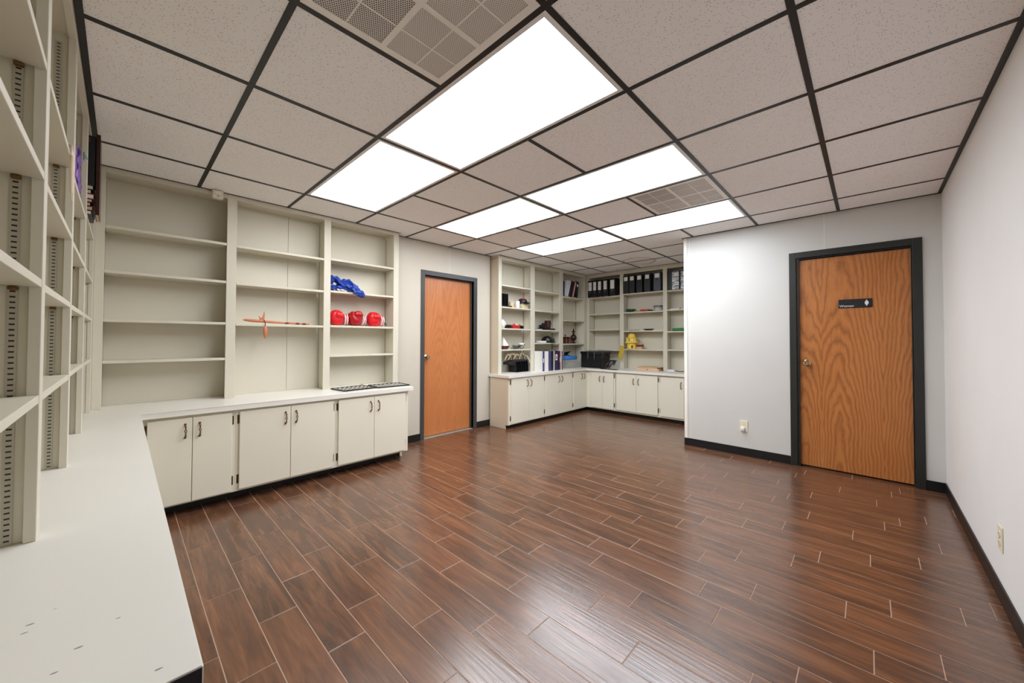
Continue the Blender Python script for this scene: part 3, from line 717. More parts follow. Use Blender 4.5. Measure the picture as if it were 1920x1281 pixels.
for k, (x, c, w) in enumerate(((-2.070, 'blk', 0.095), (-1.966, 'blk', 0.095), (-1.842, 'blk', 0.098), (-1.712, 'blk', 0.100), (-1.555, 'slate', 0.108))):
    nm = ['leftmost of the middle bay', 'second from left in the middle bay', 'centre one of the middle bay', 'fourth in the middle bay, touching the grey one', 'rightmost of the middle bay'][k]
    o = binder('binder', ('black' if k < 4 else 'slate grey')+' binder with square white label, '+nm, 'binder', (x, 4.755, ZK2), 'K', w, 0.215, 0.292, c, (0.062 if k < 4 else 0.07, 0.205, 0.268, 'paper'), G2)
    if k == 4: part('finger_hole', o, 'dark', lambda bm: lathe(bm, [(0, 0), (0.014, 0), (0.014, 0.001), (0, 0.001)], 18, Matrix.Translation((0, 0.0, 0.175)) @ Matrix.Rotation(PI/2, 4, 'X')))
ZK3 = 1.936+0.0005
binder('binder', 'black binder at the left end of the right top bay, label-less', 'binder', (-1.365, 4.775, ZK3), 'K', 0.055, 0.20, 0.30, 'blk')
for k, x in enumerate((-1.280, -1.155)):
    o = binder('magazine_file', ['clear crinkled document sleeve file on the right top bay', 'second clear sleeve file, half hidden by the white wall'][k], 'file', (x, 4.76, ZK3), 'K', 0.115, 0.2, 0.285, 'slate', (0.098, 0.004, 0.27, 'crinkle'), 'clear document files')
    part('top_label', o, 'paper', lambda bm: bx(bm, -0.022, 0.022, -0.002, -0.0008, 0.20, 0.25))
# leaning folders in the corner (alcove left side, top shelf)
ZF1 = 1.901+0.0005
def leaner(name, lab, y, w, col, pg, lean, h=0.285, spine=None, z=ZF1, group='folders leaning in the corner', dep=0.19, x=-2.835):
    # shift so the lower edge rests on the shelf
    o = binder(name, lab, 'folder', (x, y, z+abs(math.sin(lean))*w/2), 'F', w, dep, h, col, spine, group, 0, pg)
    o.rotation_euler = (0, lean, PI/2); o.rotation_mode = 'XYZ'
    m = Matrix.Translation(o.location) @ Matrix.Rotation(PI/2, 4, 'Z') @ Matrix.Rotation(lean, 4, 'Y')
    o.matrix_world = m; return o
leaner('folder', 'blue folder standing at the far left of the leaning row', 4.098, 0.030, 'blue', 'paper', 0.03, 0.255)
leaner('folder', 'thin white folder leaning beside the blue one', 4.140, 0.034, 'paper', 'paper', 0.30)
leaner('folder', 'thick white folder leaning, second white one in the row', 4.196, 0.040, 'paper', 'paper', 0.33)
leaner('folder', 'navy folder leaning behind the thick white one', 4.255, 0.052, 'navy', 'paper', 0.33)
leaner('folder', 'maroon folder leaning in the middle of the row', 4.318, 0.026, 'winered', 'pink', 0.33)
leaner('folder', 'pink-edged folder leaning at the centre right of the row', 4.357, 0.028, 'pink', 'pink', 0.33)
leaner('binder', 'black binder leaning into the corner with a small white square label', 4.455, 0.070, 'blk', 'paper', 0.20, 0.285, (0.045, 0.195, 0.235, 'paper'), dep=0.17)
# binders on the alcove worktop
ZW = ZC+0.0005
GW = 'binders standing on the alcove worktop'
def wb(y0, y1, col, lab, h=0.285, spine=None, name='binder', cat='binder', x=-2.690):
    y0, y1, h = (y0+1.0155)*0.951-1.0055, (y1+1.0155)*0.951-1.0055, h+0.008
    return binder(name, lab, cat, (x, (y0+y1)/2, ZW), 'F', (y1-y0)-0.002, 0.13, h, col, spine, GW)
wb(3.532, 3.568, 'paper', 'white binder, leftmost on the alcove worktop', 0.292)
wb(3.570, 3.612, 'ind', 'thin blue binder with a white label between white binders', 0.288, (0.022, 0.13, 0.19, 'paper'))
wb(3.616, 3.716, 'paper', 'white binder left of the indigo one', 0.290)
wb(3.718, 3.786, 'ind', 'indigo binder on the alcove worktop', 0.292)
wb(3.788, 3.846, 'blk', 'black binder next to the indigo one', 0.292)
wb(3.848, 3.876, 'paper', 'very thin white binder right of the black one', 0.290)
wb(3.878, 3.972, 'navy', 'navy binder with a white and red spine label', 0.290, (0.05, 0.155, 0.245, 'paper')).children[2]['label'] = 'white label'
part('label_mark', [o for o in C.objects if o.get('label') == 'navy binder with a white and red spine label'][0].children[2], 'redb', lambda bm: bx(bm, -0.012, 0.012, -0.0014, -0.0008, 0.17, 0.22))
wb(3.974, 4.010, 'navy', 'slim navy binder beside the red one', 0.290)
wb(4.012, 4.040, 'redb', 'slim red binder with a pale label', 0.288, (0.016, 0.12, 0.2, 'pink'))
wb(4.042, 4.070, 'paper', 'slim white binder right of the red one', 0.290)
wb(4.072, 4.098, 'navy', 'thin dark navy binder, last of the row', 0.284)
def flat(name, lab, cat, x0, x1, y0, y1, z0, z1, mat, group=None, bev=0.002, pages=None):
    c = ((x0+x1)/2, (y0+y1)/2, z0); hx, hy, h = (x1-x0)/2, (y1-y0)/2, z1-z0
    if not pages:
        bm = BM(); bx(bm, -hx, hx, -hy, hy, 0, h, bev); o = obj(name, bm, mat); o.location = c; return tag(o, lab, cat, group)
    t = thing(name, lab, cat, c, group)
    def cv(bm): bx(bm, -hx, hx, -hy, hy, 0, 0.003, 0.0005); bx(bm, -hx, hx, -hy, hy, h-0.003, h, 0.0005); bx(bm, -hx, -hx+0.003, -hy, hy, 0, h, 0.0005)
    part('cover', t, mat, cv); part('pages', t, pages, lambda bm: bx(bm, -hx+0.004, hx-0.004, -hy+0.004, hy-0.004, 0.0035, h-0.0035))
    return t
flat('folder', 'black folder lying on top of the leftmost white binders', 'folder', -2.82, -2.70, 3.325, 3.50, ZW+0.3005, ZW+0.312, 'blk', 'black folders on the binders', 0.001, 'paper')
flat('folder', 'black folder lying on top of the indigo and black binders', 'folder', -2.82, -2.69, 3.53, 3.72, ZW+0.3005, ZW+0.314, 'blk', 'black folders on the binders', 0.001, 'paper')
# ------------------------------------------------------------------ boxing gloves
GZ = 1.312
def glove(y, yaw, mat, crump, lab, flip):
    t = thing('boxing_glove', lab, 'boxing glove', (-2.955, y, GZ+0.0008), 'red boxing gloves on the shelf', yaw)
    rnd = random.Random(int(y*1000))
    ph = rnd.random()*6
    def fn(p):
        r = 1 + 0.035*math.sin(5*p.x+ph)*math.cos(4*p.z) + (0.10*math.sin(9*p.x+7*p.z+ph)*math.sin(6*p.y+3*p.z) if crump else 0)
        q = p*r
        q.x *= 1.0 if p.x < 0 else 0.90
        q.y *= 1.05-0.2*p.x
        return Vector((math.copysign(abs(q.x)**0.85, q.x), math.copysign(abs(q.y)**0.9, q.y), max(-0.93, math.copysign(abs(q.z)**0.82, q.z))))
    part('fist', t, mat, lambda bm: ball(bm, (-0.018, 0, 0.074), (0.083, 0.062, 0.079 if not crump else 0.073), 5, fn), True)
    part('thumb', t, mat, lambda bm: ball(bm, (-0.006, -0.05, 0.10 if not crump else 0.118), (0.058, 0.028, 0.034), 4, lambda p: Vector((p.x, p.y+0.25*p.x*p.x, p.z-0.25*p.x*p.x))), True)
    def cuff(bm):
        lathe(bm, [(0.050, 0.0), (0.055, 0.003), (0.056, 0.022), (0.052, 0.034), (0.046, 0.034), (0.048, 0.02)], 32, Matrix.Translation((0.058, 0, 0.061)) @ Matrix.Rotation(PI/2, 4, 'Y'), 0, (0.98, 0.95))
    part('cuff', t, 'whitep', cuff, True, 'white cuff')
    def band(bm):
        lathe(bm, [(0.0566, 0.0), (0.0588, 0.0), (0.0588, 0.009), (0.0566, 0.009)], 32, Matrix.Translation((0.070, 0, 0.061)) @ Matrix.Rotation(PI/2, 4, 'Y'), 0, (0.98, 0.95))
    part('stripe', t, mat, band, True)
    t.scale = (0.88, 0.95, 1.0)
    return t
glove(0.478, PI/2-0.1, 'redlea', False, 'smooth red boxing glove, leftmost of three, against the stile', 0)
glove(0.660, PI/2+0.1, 'darkred', True, 'crumpled darker red boxing glove in the middle of the three', 0)
g3 = glove(0.860, PI/2-0.05, 'redlea', False, 'smooth red boxing glove, rightmost of three, with a dangling lace', 0)
def lace(bm):
    pts = []
    for i in range(60):
        u = i/59; a = u*7*PI
        pts.append((0.112+0.012*math.cos(a)+0.006*u, 0.02*math.sin(a*0.6)-0.012, 0.006+0.045*abs(math.sin(a*0.5))*(1-u*0.5)+0.01))
    tube(bm, pts, 0.003, 6)
part('lace', g3, 'coil', lace, True)
# ------------------------------------------------------------------ blue cloth
def cloth():
    bm = BM(); nu, nv = 60, 26
    def strip(path, wid, hgt, ph, amp):
        t = bmesh.new(); g = []
        def P(u):
            f = u*(len(path)-1); i = min(int(f), len(path)-2); a = f-i; a = a*a*(3-2*a); return path[i].lerp(path[i+1], a)
        for i in range(nu+1):
            u = i/nu; c = P(u); row = []
            e = min(1, 4.5*u+0.25, 4.5*(1-u)+0.3)
            for k in range(nv):
                a = 2*PI*k/nv
                rr = 1+amp*(0.26*math.sin(3*a+8*u+ph)+0.16*math.sin(6*a-15*u+ph)+0.13*math.sin(27*u+2*a)+0.07*math.sin(11*a+36*u))
                p = c+Vector((wid*e*math.cos(a)*rr, 0.014*math.sin(4*a+14*u), hgt*e*math.sin(a)*rr))
                if c.x < -2.86:
                    p.x = min(max(p.x, -3.05), -2.852 if p.z > 1.648 else -2.852); p.z = max(p.z, 1.6465)
                else:
                    p.x = max(p.x, -2.8675)
                p.y = max(p.y, 0.376); row.append(t.verts.new(p))
            g.append(row)
        for a, b in zip(g, g[1:]):
            for k in range(nv): t.faces.new((a[k], a[(k+1) % nv], b[(k+1) % nv], b[k]))
        t.faces.new(g[0][::-1]); t.faces.new(g[-1]); merge(bm, t)
    V = Vector
    strip([V((-2.92, 0.388, 1.715)), V((-2.92, 0.405, 1.765)), V((-2.915, 0.445, 1.755)), V((-2.91, 0.50, 1.705)), V((-2.90, 0.555, 1.680)), V((-2.885, 0.60, 1.668))], 0.040, 0.026, 0.0, 1.0)
    strip([V((-2.93, 0.455, 1.70)), V((-2.92, 0.51, 1.725)), V((-2.91, 0.56, 1.725)), V((-2.90, 0.60, 1.690)), V((-2.88, 0.64, 1.672))], 0.050, 0.036, 2.0, 1.0)
    strip([V((-2.90, 0.385, 1.675)), V((-2.90, 0.43, 1.672)), V((-2.895, 0.49, 1.675))], 0.03, 0.022, 1.0, 0.8)
    strip([V((-2.845, 0.575, 1.682)), V((-2.842, 0.615, 1.655)), V((-2.842, 0.655, 1.628)), V((-2.844, 0.680, 1.622))], 0.020, 0.030, 3.0, 1.0)
    o = obj('cloth', bm, 'cloth', None, True)
    tag(o, 'crumpled royal blue cloth hanging over the shelf edge above the gloves', 'cloth')
    bm = BM(); ball(bm, (0, 0, 0), (0.025, 0.05, 0.010), 4, lambda p: p*(1+0.2*math.sin(8*p.y+5*p.x)))
    c = obj('lining', bm, 'paper', o, True, label='white lining'); c.location = (-2.895, 0.455, 1.6575)
cloth()
# ------------------------------------------------------------------ black trays on the worktop
def tray(x, y, yaw, lab):
    t = thing('tray', lab, 'tray', (x, y, ZC+0.0006), 'black egg-crate trays on the worktop', yaw)
    a, b = 0.125, 0.165
    part('base', t, 'blk', lambda bm: (bx(bm, -a, a, -b, b, 0, 0.004, 0.001), bx(bm, -a, a, -b, -b+0.006, 0.004, 0.012), bx(bm, -a, a, b-0.006, b, 0.004, 0.012), bx(bm, -a, -a+0.006, -b, b, 0.004, 0.012), bx(bm, a-0.006, a, -b, b, 0.004, 0.012)))
    def cups(bm):
        for i in range(4):
            for j in range(7):
                cx = -a+0.034+i*(2*a-0.068)/3; cy = -b+0.03+j*(2*b-0.06)/6
                lathe(bm, [(0.0165, 0.004), (0.0145, 0.010), (0.010, 0.011), (0.008, 0.006), (0, 0.006)], 12, Matrix.Translation((cx, cy, 0)))
    part('cups', t, 'rim', cups, True)
tray(-2.732, 0.545, 0.10, 'black tray with rows of pale cups, left one on the near worktop')
tray(-2.715, 0.895, -0.06, 'black tray with rows of pale cups, right one next to the door side')
def bead():
    bm = BM(); ball(bm, (0, 0, 0.012), (0.013, 0.013, 0.012), 3, lambda p: p*(1+0.1*math.sin(5*p.z)))
    o = obj('wooden_bead', bm, 'tan', None, True); o.location = (-2.905, 0.700, ZC+0.0005); tag(o, 'small beige bead behind the gap between the two trays', 'bead')
bead()
# ------------------------------------------------------------------ copper stick ornament
def stick():
    t = thing('carved_stick', 'copper coloured wooden stick lying on the middle shelf with an ornament hanging', 'stick', (-2.90, -0.05, 1.3065))
    part('shaft', t, 'copper', lambda bm: tube(bm, [(0, -0.262, 0.030), (0, -0.245, 0.030), (0, -0.20, 0.026), (0, 0.0, 0.016), (0, 0.24, 0.009), (0, 0.245, 0.009)], [0.003, 0.009, 0.0125, 0.0095, 0.0085, 0.006], 14), True)
    for y in (0.06, 0.145, 0.20): part('burnt_band', t, 'burnt', lambda bm: tube(bm, [(0, y-0.014, 0.0143-(y-0.05)*0.03), (0, y+0.014, 0.0137-(y-0.05)*0.03)], 0.0096, 14), True)
    def leaf(bm):
        prism(bm, [(-0.03, 0.0), (-0.036, 0.04), (-0.022, 0.02), (-0.01, 0.03), (0.003, 0.078), (0.007, 0.05), (0.004, 0.0)], 0.004, Matrix.Translation((0.0, -0.115, 0.030)) @ Matrix.Rotation(PI/2, 4, 'Z') @ Matrix.Rotation(PI/2, 4, 'X'))
    part('leaf', t, 'copper', leaf)
    part('cord', t, 'burnt', lambda bm: tube(bm, [(0.01, -0.115, 0.035), (0.022, -0.112, 0.02), (0.035, -0.11, 0.002), (0.037, -0.11, -0.03)], 0.003, 8), True)
    part('pendant', t, 'copper', lambda bm: lathe(bm, [(0.001, -0.125), (0.007, -0.118), (0.013, -0.09), (0.0165, -0.06), (0.014, -0.035), (0.006, -0.022), (0.002, -0.018)], 16, Matrix.Translation((0.038, -0.11, 0)), 0, (0.6, 1)), True)
stick()
# ------------------------------------------------------------------ books and wraps on the near left shelves
def near_items():
    z = 1.8325; GB = 'books piled on the top shelf at the left edge'
    cols = [('blk', 'paper', 0.020), ('winered', 'kraft', 0.022), ('dark', 'kraft', 0.020), ('blk', 'kraft', 0.018), ('redb', 'paper', 0.026), ('navy', 'cream', 0.022), ('dgreen', 'cream', 0.022)]
    names = ['black paperback at the very bottom of the pile', 'burgundy book lying second from the bottom of the pile', 'dark book lying third from the bottom of the pile', 'thin black book in the middle of the pile', 'red book lying in the upper half of the pile', 'navy book lying just below the dark green one', 'dark green book lying at the top of the flat pile']
    for k, (c, p, h) in enumerate(cols):
        dy = (0.0, 0.004, -0.004, 0.002, 0.008, -0.002, 0.005)[k]
        t = thing('book', names[k], 'book', (-2.25, -1.200+dy, z), GB)
        part('cover', t, c, lambda bm: (bx(bm, -0.11, 0.11, -0.075, 0.078, 0, 0.0025, 0.0005), bx(bm, -0.11, 0.11, -0.075, 0.078, h-0.0025, h, 0.0005), bx(bm, -0.11, -0.108, -0.075, 0.078, 0, h, 0.0005)))
        part('pages', t, p, lambda bm: bx(bm, -0.107, 0.107, -0.072, 0.074, 0.003, h-0.003))
        z += h+0.0006
    vs = [(-2.155, 0.030, 'blk', 'tall black book with gold spine lettering, nearest on the pile'), (-2.192, 0.034, 'blk', 'tall black book with a gilt emblem, second on the pile'), (-2.230, 0.03, 'dark', 'tall dark book third in the row on the pile')]
    for x, w, c, lab in vs:
        t = thing('book', lab, 'book', (x, -1.114, z), GB)
        h = 0.275 if w > 0.03 else 0.262
        part('cover', t, c, lambda bm: (bx(bm, -w/2, -w/2+0.003, -0.15, 0, 0, h, 0.0008), bx(bm, w/2-0.003, w/2, -0.15, 0, 0, h, 0.0008), bx(bm, -w/2, w/2, -0.003, 0, 0, h, 0.0008)))
        part('pages', t, 'paper', lambda bm: bx(bm, -w/2+0.0035, w/2-0.0035, -0.146, -0.006, 0.003, h-0.003))
        part('gilt_emblem', t, 'gold', lambda bm: bx(bm, w/2, w/2+0.0006, -0.06, -0.02, h-0.035, h-0.012))
    t = thing('book', 'tall reddish brown book standing against the front of the pile', 'book', (-2.160, -1.112, 1.834), GB)
    t.rotation_euler = (0.0, 0.0, 0)
    part('cover', t, 'mahog', lambda bm: (bx(bm, -0.16, 0.02, 0.0, 0.003, 0.0, 0.43, 0.0008), bx(bm, -0.16, 0.02, 0.013, 0.016, 0, 0.43, 0.0008), bx(bm, 0.017, 0.02, 0.0, 0.016, 0, 0.43, 0.0008)))
    part('pages', t, 'kraft', lambda bm: bx(bm, -0.158, 0.016, 0.0035, 0.0125, 0.003, 0.427))
    # lilac wrap with mint ribbon in the next bay
    t = thing('gift_wrap', 'crinkled lilac wrapped parcel with a mint ribbon on the top left shelf', 'wrapping', (-1.80, -1.160, 1.8006))
    def wrap(bm):
        tt = bmesh.new(); g = []
        for i in range(13):
            row = []
            for k in range(17):
                u = i/12; v = k/16
                row.append(tt.verts.new((-0.05+0.10*u, 0.010+0.004*math.sin(9*u+5*v)+0.004*math.sin(23*v+7*u), 0.004+0.25*v)))
            g.append(row)
        for i in range(12):
            for k in range(16): tt.faces.new((g[i][k], g[i+1][k], g[i+1][k+1], g[i][k+1]))
        r = bmesh.ops.solidify(tt, geom=list(tt.faces), thickness=0.003); merge(bm, tt)
        bx(bm, -0.05, 0.05, -0.13, 0.008, 0.002, 0.245, 0.01)
    part('paper', t, 'lilac', wrap, True)
    part('ribbon', t, 'mint', lambda bm: tube(bm, [(-0.05, 0.022, 0.22), (0.0, 0.026, 0.235), (0.04, 0.028, 0.215), (0.055, 0.038, 0.19)], [0.004, 0.006, 0.006, 0.002], 8), True)
    bm = BM()
    pts = [(-1.14, -1.20, 1.836), (-1.14, -1.150, 1.8385), (-1.14, -1.1325, 1.834), (-1.142, -1.130, 1.80), (-1.139, -1.1305, 1.74), (-1.143, -1.130, 1.70), (-1.141, -1.129, 1.672)]
    tube(bm, pts, [0.004, 0.0045, 0.005, 0.005, 0.0045, 0.005, 0.003], 8)
    for a in (-0.012, -0.004, 0.006, 0.013): tube(bm, [(-1.141, -1.129, 1.676), (-1.141+a*0.6, -1.128, 1.66), (-1.141+a, -1.127, 1.642)], 0.0012, 5)
    tag(obj('cord', bm, 'cord', None, True), 'frayed white cotton cord hanging over the left edge shelf', 'cord')
near_items()
# ------------------------------------------------------------------ alcove odds and ends, left side (items face +x)
def zf(k, i): return [[1.940, 1.637, 1.337, 1.042], [1.931, 1.628, 1.331, 1.130], [1.901, 1.509, 1.113]][k][i]+0.0006
def mug(y, x, z, r, h, mat, lab, handle=0.0, name='mug', cat='mug', smat=None):
    t = thing(name, lab, cat, (x, y, z), None, handle)
    part('cup', t, mat, lambda bm: lathe(bm, [(r*0.82, 0), (r*0.95, 0.006), (r, h*0.4), (r, h), (r-0.004, h), (r-0.005, 0.008), (0, 0.008)], 28), True)
    part('handle', t, mat, lambda bm: tube(bm, [(r-0.004, 0, h*0.8), (r+0.016, 0, h*0.82), (r+0.026, 0, h*0.55), (r+0.018, 0, h*0.25), (r-0.004, 0, h*0.2)], 0.0045, 10), True)
    if smat: part('print', t, smat, lambda bm: lathe(bm, [(r+0.0002, h*0.2), (r+0.0008, h*0.2), (r+0.0008, h*0.75), (r+0.0002, h*0.75)], 28), True)
    return t
def cap(y, x, z, yaw, crown, brim, lab, btn='redb', band=None, s=1.0):
    t = thing('baseball_cap', lab, 'cap', (x, y, z), None, yaw)
    def cr(bm):
        lathe(bm, [(0.088*s, 0), (0.090*s, 0.02*s), (0.086*s, 0.055*s), (0.070*s, 0.085*s), (0.040*s, 0.105*s), (0.0, 0.110*s)], 28, None, 0, (1.05, 0.92))
    part('crown', t, crown, cr, True)
    if band: part('crown_top', t, band, lambda bm: lathe(bm, [(0.0712*s, 0.0855*s), (0.041*s, 0.1065*s), (0.0, 0.1125*s)], 28, None, 0, (1.05, 0.92)), True)
    def br(bm):
        tt = bmesh.new(); g = []
        for i in range(15):
            a = -1.15+2.3*i/14; row = []
            for k in range(6):
                r = (0.084+0.062*k/5*math.cos(a*0.9))*s; x_, y_ = r*math.cos(a)*1.05, r*math.sin(a)*0.92
                row.append(tt.verts.new((x_, y_, (0.027-0.9*(y_**2)/s*1.2-0.010*k/5)*1.0)))
            g.append(row)
        for i in range(14):
            for k in range(5): tt.faces.new((g[i][k], g[i][k+1], g[i+1][k+1], g[i+1][k]))
        bmesh.ops.solidify(tt, geom=list(tt.faces), thickness=0.003); merge(bm, tt)
    part('brim', t, brim, br, True)
    part('button', t, btn, lambda bm: ball(bm, (0, 0, 0.112*s), (0.006, 0.006, 0.004), 2), True)
    return t
XM = -2.93
def alcove_left():
    z = zf(0, 1)
    t = thing('bookend', 'black desk organiser with upright dividers at the left of the second shelf', 'organiser', (XM, 2.765, z))
    part('base', t, 'dark', lambda bm: bx(bm, -0.07, 0.07, -0.09, 0.105, 0, 0.02, 0.002))
    for y in (-0.085, -0.05, -0.015, 0.03): part('divider', t, 'dark', lambda bm: bx(bm, -0.07, 0.06, y, y+0.006, 0.02, 0.19, 0.002))
    part('back_plate', t, 'coil', lambda bm: bx(bm, -0.07, -0.064, -0.085, 0.036, 0.02, 0.185, 0.001))
    mug(2.925, XM, z, 0.040, 0.088, 'floral', 'patterned cream mug beside the black organiser', PI*0.75, smat='kraft')
    mug(3.045, XM+0.01, z, 0.036, 0.108, 'whitep', 'plain white mug with grey print near the cap', -PI*0.7)
    t = thing('tin', 'small patterned tan tin with a black cap resting on it', 'tin', (XM+0.01, 3.172, z))
    part('body', t, 'floral', lambda bm: bx(bm, -0.045, 0.045, -0.070, 0.070, 0, 0.060, 0.008), True)
    part('lid', t, 'tan', lambda bm: bx(bm, -0.047, 0.047, -0.072, 0.072, 0.0602, 0.072, 0.004), True)
    c = cap(3.165, XM+0.005, z+0.0735, 0.35, 'blk', 'blk', 'black cap with a red crown top lying on the tan tin', 'redb', 'redb', 0.78)
    z = zf(0, 2)
    bm = BM(); ball(bm, (0, 0, 0.062), (0.045, 0.062, 0.062), 4, lambda p: Vector((p.x*(1+0.12*math.sin(9*p.z+4*p.y)), p.y*(1+0.15*math.sin(7*p.z+2*p.x)), max(-0.98, p.z*(1+0.10*math.sin(6*p.y+5*p.x))))))
    o = obj('paper_bag', bm, 'paper', None, True); o.location = (XM, 2.735, z); tag(o, 'crumpled white paper bag at the left end of the third shelf', 'bag')
    def camera(y, s, lab, nm='camera'):
        t = thing(nm, lab, nm.replace('_', ' '), (XM, y, z)); 
        part('body', t, 'dark', lambda bm: bx(bm, -0.02, 0.02, -0.05*s, 0.05*s, 0, 0.052*s, 0.006), True)
        part('lens', t, 'blk', lambda bm: lathe(bm, [(0, 0), (0.019*s, 0), (0.019*s, 0.028), (0.014*s, 0.028), (0.012*s, 0.022), (0, 0.022)], 20, Matrix.Translation((0.02, 0, 0.026*s)) @ Matrix.Rotation(PI/2, 4, 'Y')), True)
        part('viewfinder', t, 'coil', lambda bm: bx(bm, -0.012, 0.012, -0.016*s, 0.016*s, 0.052*s, 0.062*s, 0.003), True)
    camera(2.855, 0.95, 'small black camera left of the red holder'); camera(3.130, 0.9, 'small black camera right of the red holder')
    t = thing('card_holder', 'red jagged card holder with white cards on the third shelf', 'holder', (XM, 2.995, z))
    part('box', t, 'redb', lambda bm: (prism(bm, [(-0.078, 0), (0.078, 0), (0.082, 0.074), (0.05, 0.052), (0.02, 0.046), (-0.01, 0.055), (-0.05, 0.078), (-0.062, 0.05), (-0.08, 0.07)], 0.004, Matrix.Translation((0.030, 0, 0)) @ Matrix.Rotation(PI/2, 4, 'Z') @ Matrix.Rotation(PI/2, 4, 'X')), bx(bm, -0.03, -0.026, -0.078, 0.078, 0, 0.06), bx(bm, -0.03, 0.030, -0.078, 0.078, 0, 0.003), bx(bm, -0.03, 0.03, -0.078, -0.075, 0, 0.05), bx(bm, -0.03, 0.03, 0.075, 0.078, 0, 0.05)))
    part('cards', t, 'paper', lambda bm: (bx(bm, -0.02, 0.0, -0.04, 0.05, 0.004, 0.068, 0.001), bx(bm, 0.002, 0.02, -0.07, 0.0, 0.004, 0.056, 0.001)))
    z = zf(0, 3)
    t = thing('napkin_pyramid', 'white pyramid standing in a dark red dish on the fourth shelf', 'ornament', (XM, 2.762, z))
    part('dish', t, 'winered', lambda bm: lathe(bm, [(0.06, 0), (0.085, 0.03), (0.088, 0.048), (0.083, 0.048), (0.06, 0.008), (0, 0.008)], 4, Matrix.Rotation(PI/4, 4, 'Z')), True)
    part('pyramid', t, 'paper', lambda bm: lathe(bm, [(0.076, 0.02), (0.078, 0.05), (0.004, 0.168), (0, 0.170)], 4, Matrix.Rotation(PI/4, 4, 'Z')), False)
    bm = BM(); pts = []
    rr = random.Random(3)
    for i in range(160):
        a = i*0.35; u = i/160
        pts.append((0.055*math.cos(a)*(1+0.15*math.sin(i*0.7)), 0.135*math.sin(a*0.93+u)*(0.8+0.2*math.sin(i)), 0.008+0.042*u+0.006*math.sin(i*1.3)))
    tube(bm, pts, 0.0042, 6)
    o = obj('cable', bm, 'coil', None, True); o.location = (XM, 3.045, z); tag(o, 'tangled grey cable coiled on the fourth shelf', 'cable')
    t = thing('power_adapter', 'white power adapter lying on the tangled grey cable', 'adapter', (XM+0.01, 3.145, z+0.056))
    part('housing', t, 'whitep', lambda bm: bx(bm, -0.025, 0.025, -0.055, 0.045, 0, 0.030, 0.006), True)
    part('socket', t, 'dark', lambda bm: bx(bm, 0.008, 0.0265, 0.02, 0.042, 0.004, 0.02, 0.001))
    # step file sorter and straps on the worktop
    t = thing('file_sorter', 'black step file sorter on the alcove worktop, leftmost item', 'sorter', (-2.925, 3.03, ZW))
    for k in range(6):
        y = -0.075+k*0.052
        part('divider', t, 'dark', lambda bm: prism(bm, [(-0.07, 0), (0.075, 0), (0.075, 0.10), (0.06, 0.155), (0.02, 0.175), (-0.07, 0.175)], 0.004, Matrix.Translation((0, y, 0)) @ Matrix.Rotation(PI/2, 4, 'X')))
    part('base', t, 'dark', lambda bm: (bx(bm, -0.07, 0.075, -0.08, 0.19, 0, 0.006, 0.001), bx(bm, -0.07, -0.066, -0.08, 0.19, 0, 0.17)))
    def arm(bm):
        tt = [(-0.22, 0.115), (-0.22, 0.150), (-0.08, 0.178), (0.19, 0.178), (0.195, 0.158), (-0.085, 0.150), (-0.10, 0.10), (-0.145, 0.108)]
        prism(bm, tt, 0.12, Matrix.Translation((-0.055, 0, 0)) @ Matrix.Rotation(PI/2, 4, 'Z') @ Matrix.Rotation(PI/2, 4, 'X'))
    part('hood', t, 'blk', arm)
    bm = BM(); mt = 0
    for (y0, y1, zt) in ((2.80, 2.95, 0.075), (2.87, 3.05, 0.085), (2.98, 3.12, 0.07), (3.10, 3.23, 0.085)):
        pts = [(0.01*math.sin(i), y0+(y1-y0)*i/12, 0.181+zt*math.sin(PI*i/12)**0.7) for i in range(13)]
        tube(bm, pts, [0.006+0.012*math.sin(PI*i/12) for i in range(13)], 8)
    tube(bm, [(0.03, 3.20, 0.24), (0.05, 3.23, 0.225), (0.075, 3.25, 0.16), (0.083, 3.255, 0.12)], 0.006, 8)
    o = obj('strap_bundle', bm, 'cream', None, True); o.location = (-2.925, -0.012, ZW); tag(o, 'bundle of cream straps looped over the black file sorter', 'straps')
    # second bay
    z = zf(1, 2)
    t = thing('pen_stand', 'thin black pen stand at the left end of the second bay', 'pen stand', (XM, 3.395, z))
    part('base', t, 'dark', lambda bm: lathe(bm, [(0, 0), (0.022, 0), (0.02, 0.02), (0.008, 0.028), (0, 0.028)], 18), True)
    part('pen', t, 'dark', lambda bm: tube(bm, [(0, 0, 0.024), (0.004, 0.004, 0.17)], 0.004, 8), True)
    flat('notepad', 'thin grey folder lying flat between the pen stand and black telephone', 'folder', XM-0.07, XM+0.07, 3.43, 3.565, z, z+0.014, 'rim', None, 0.001, 'paper')
    t = thing('telephone', 'black desk telephone with a flat base on the third shelf', 'telephone', (XM, 3.73, z))
    part('base', t, 'dark', lambda bm: bx(bm, -0.07, 0.07, -0.12, 0.16, 0, 0.028, 0.004), True)
    part('body', t, 'dark', lambda bm: bx(bm, -0.05, 0.05, -0.12, -0.03, 0.028, 0.085, 0.012), True)
    part('receiver', t, 'blk', lambda bm: tube(bm, [(0.02, -0.12, 0.085), (0.02, -0.11, 0.10), (0.02, -0.04, 0.10), (0.02, -0.03, 0.085)], 0.012, 10), True)
    mug(3.775, XM+0.005, z+0.0288, 0.052, 0.125, 'mahog', 'tall dark brown mug standing on the black telephone base', PI/2-0.2)
    z = zf(1, 3)
    bm = BM(); ball(bm, (0, 0, 0.018), (0.016, 0.014, 0.018), 3); o = obj('figurine', bm, 'dark', None, True); o.location = (XM, 3.375, z); tag(o, 'tiny black figurine at the left end below the telephone', 'figurine')
    flat('soap_box', 'small flat white box in front of the black cap', 'box', XM-0.03, XM+0.05, 3.525, 3.685, z, z+0.03, 'whitep', None, 0.004)
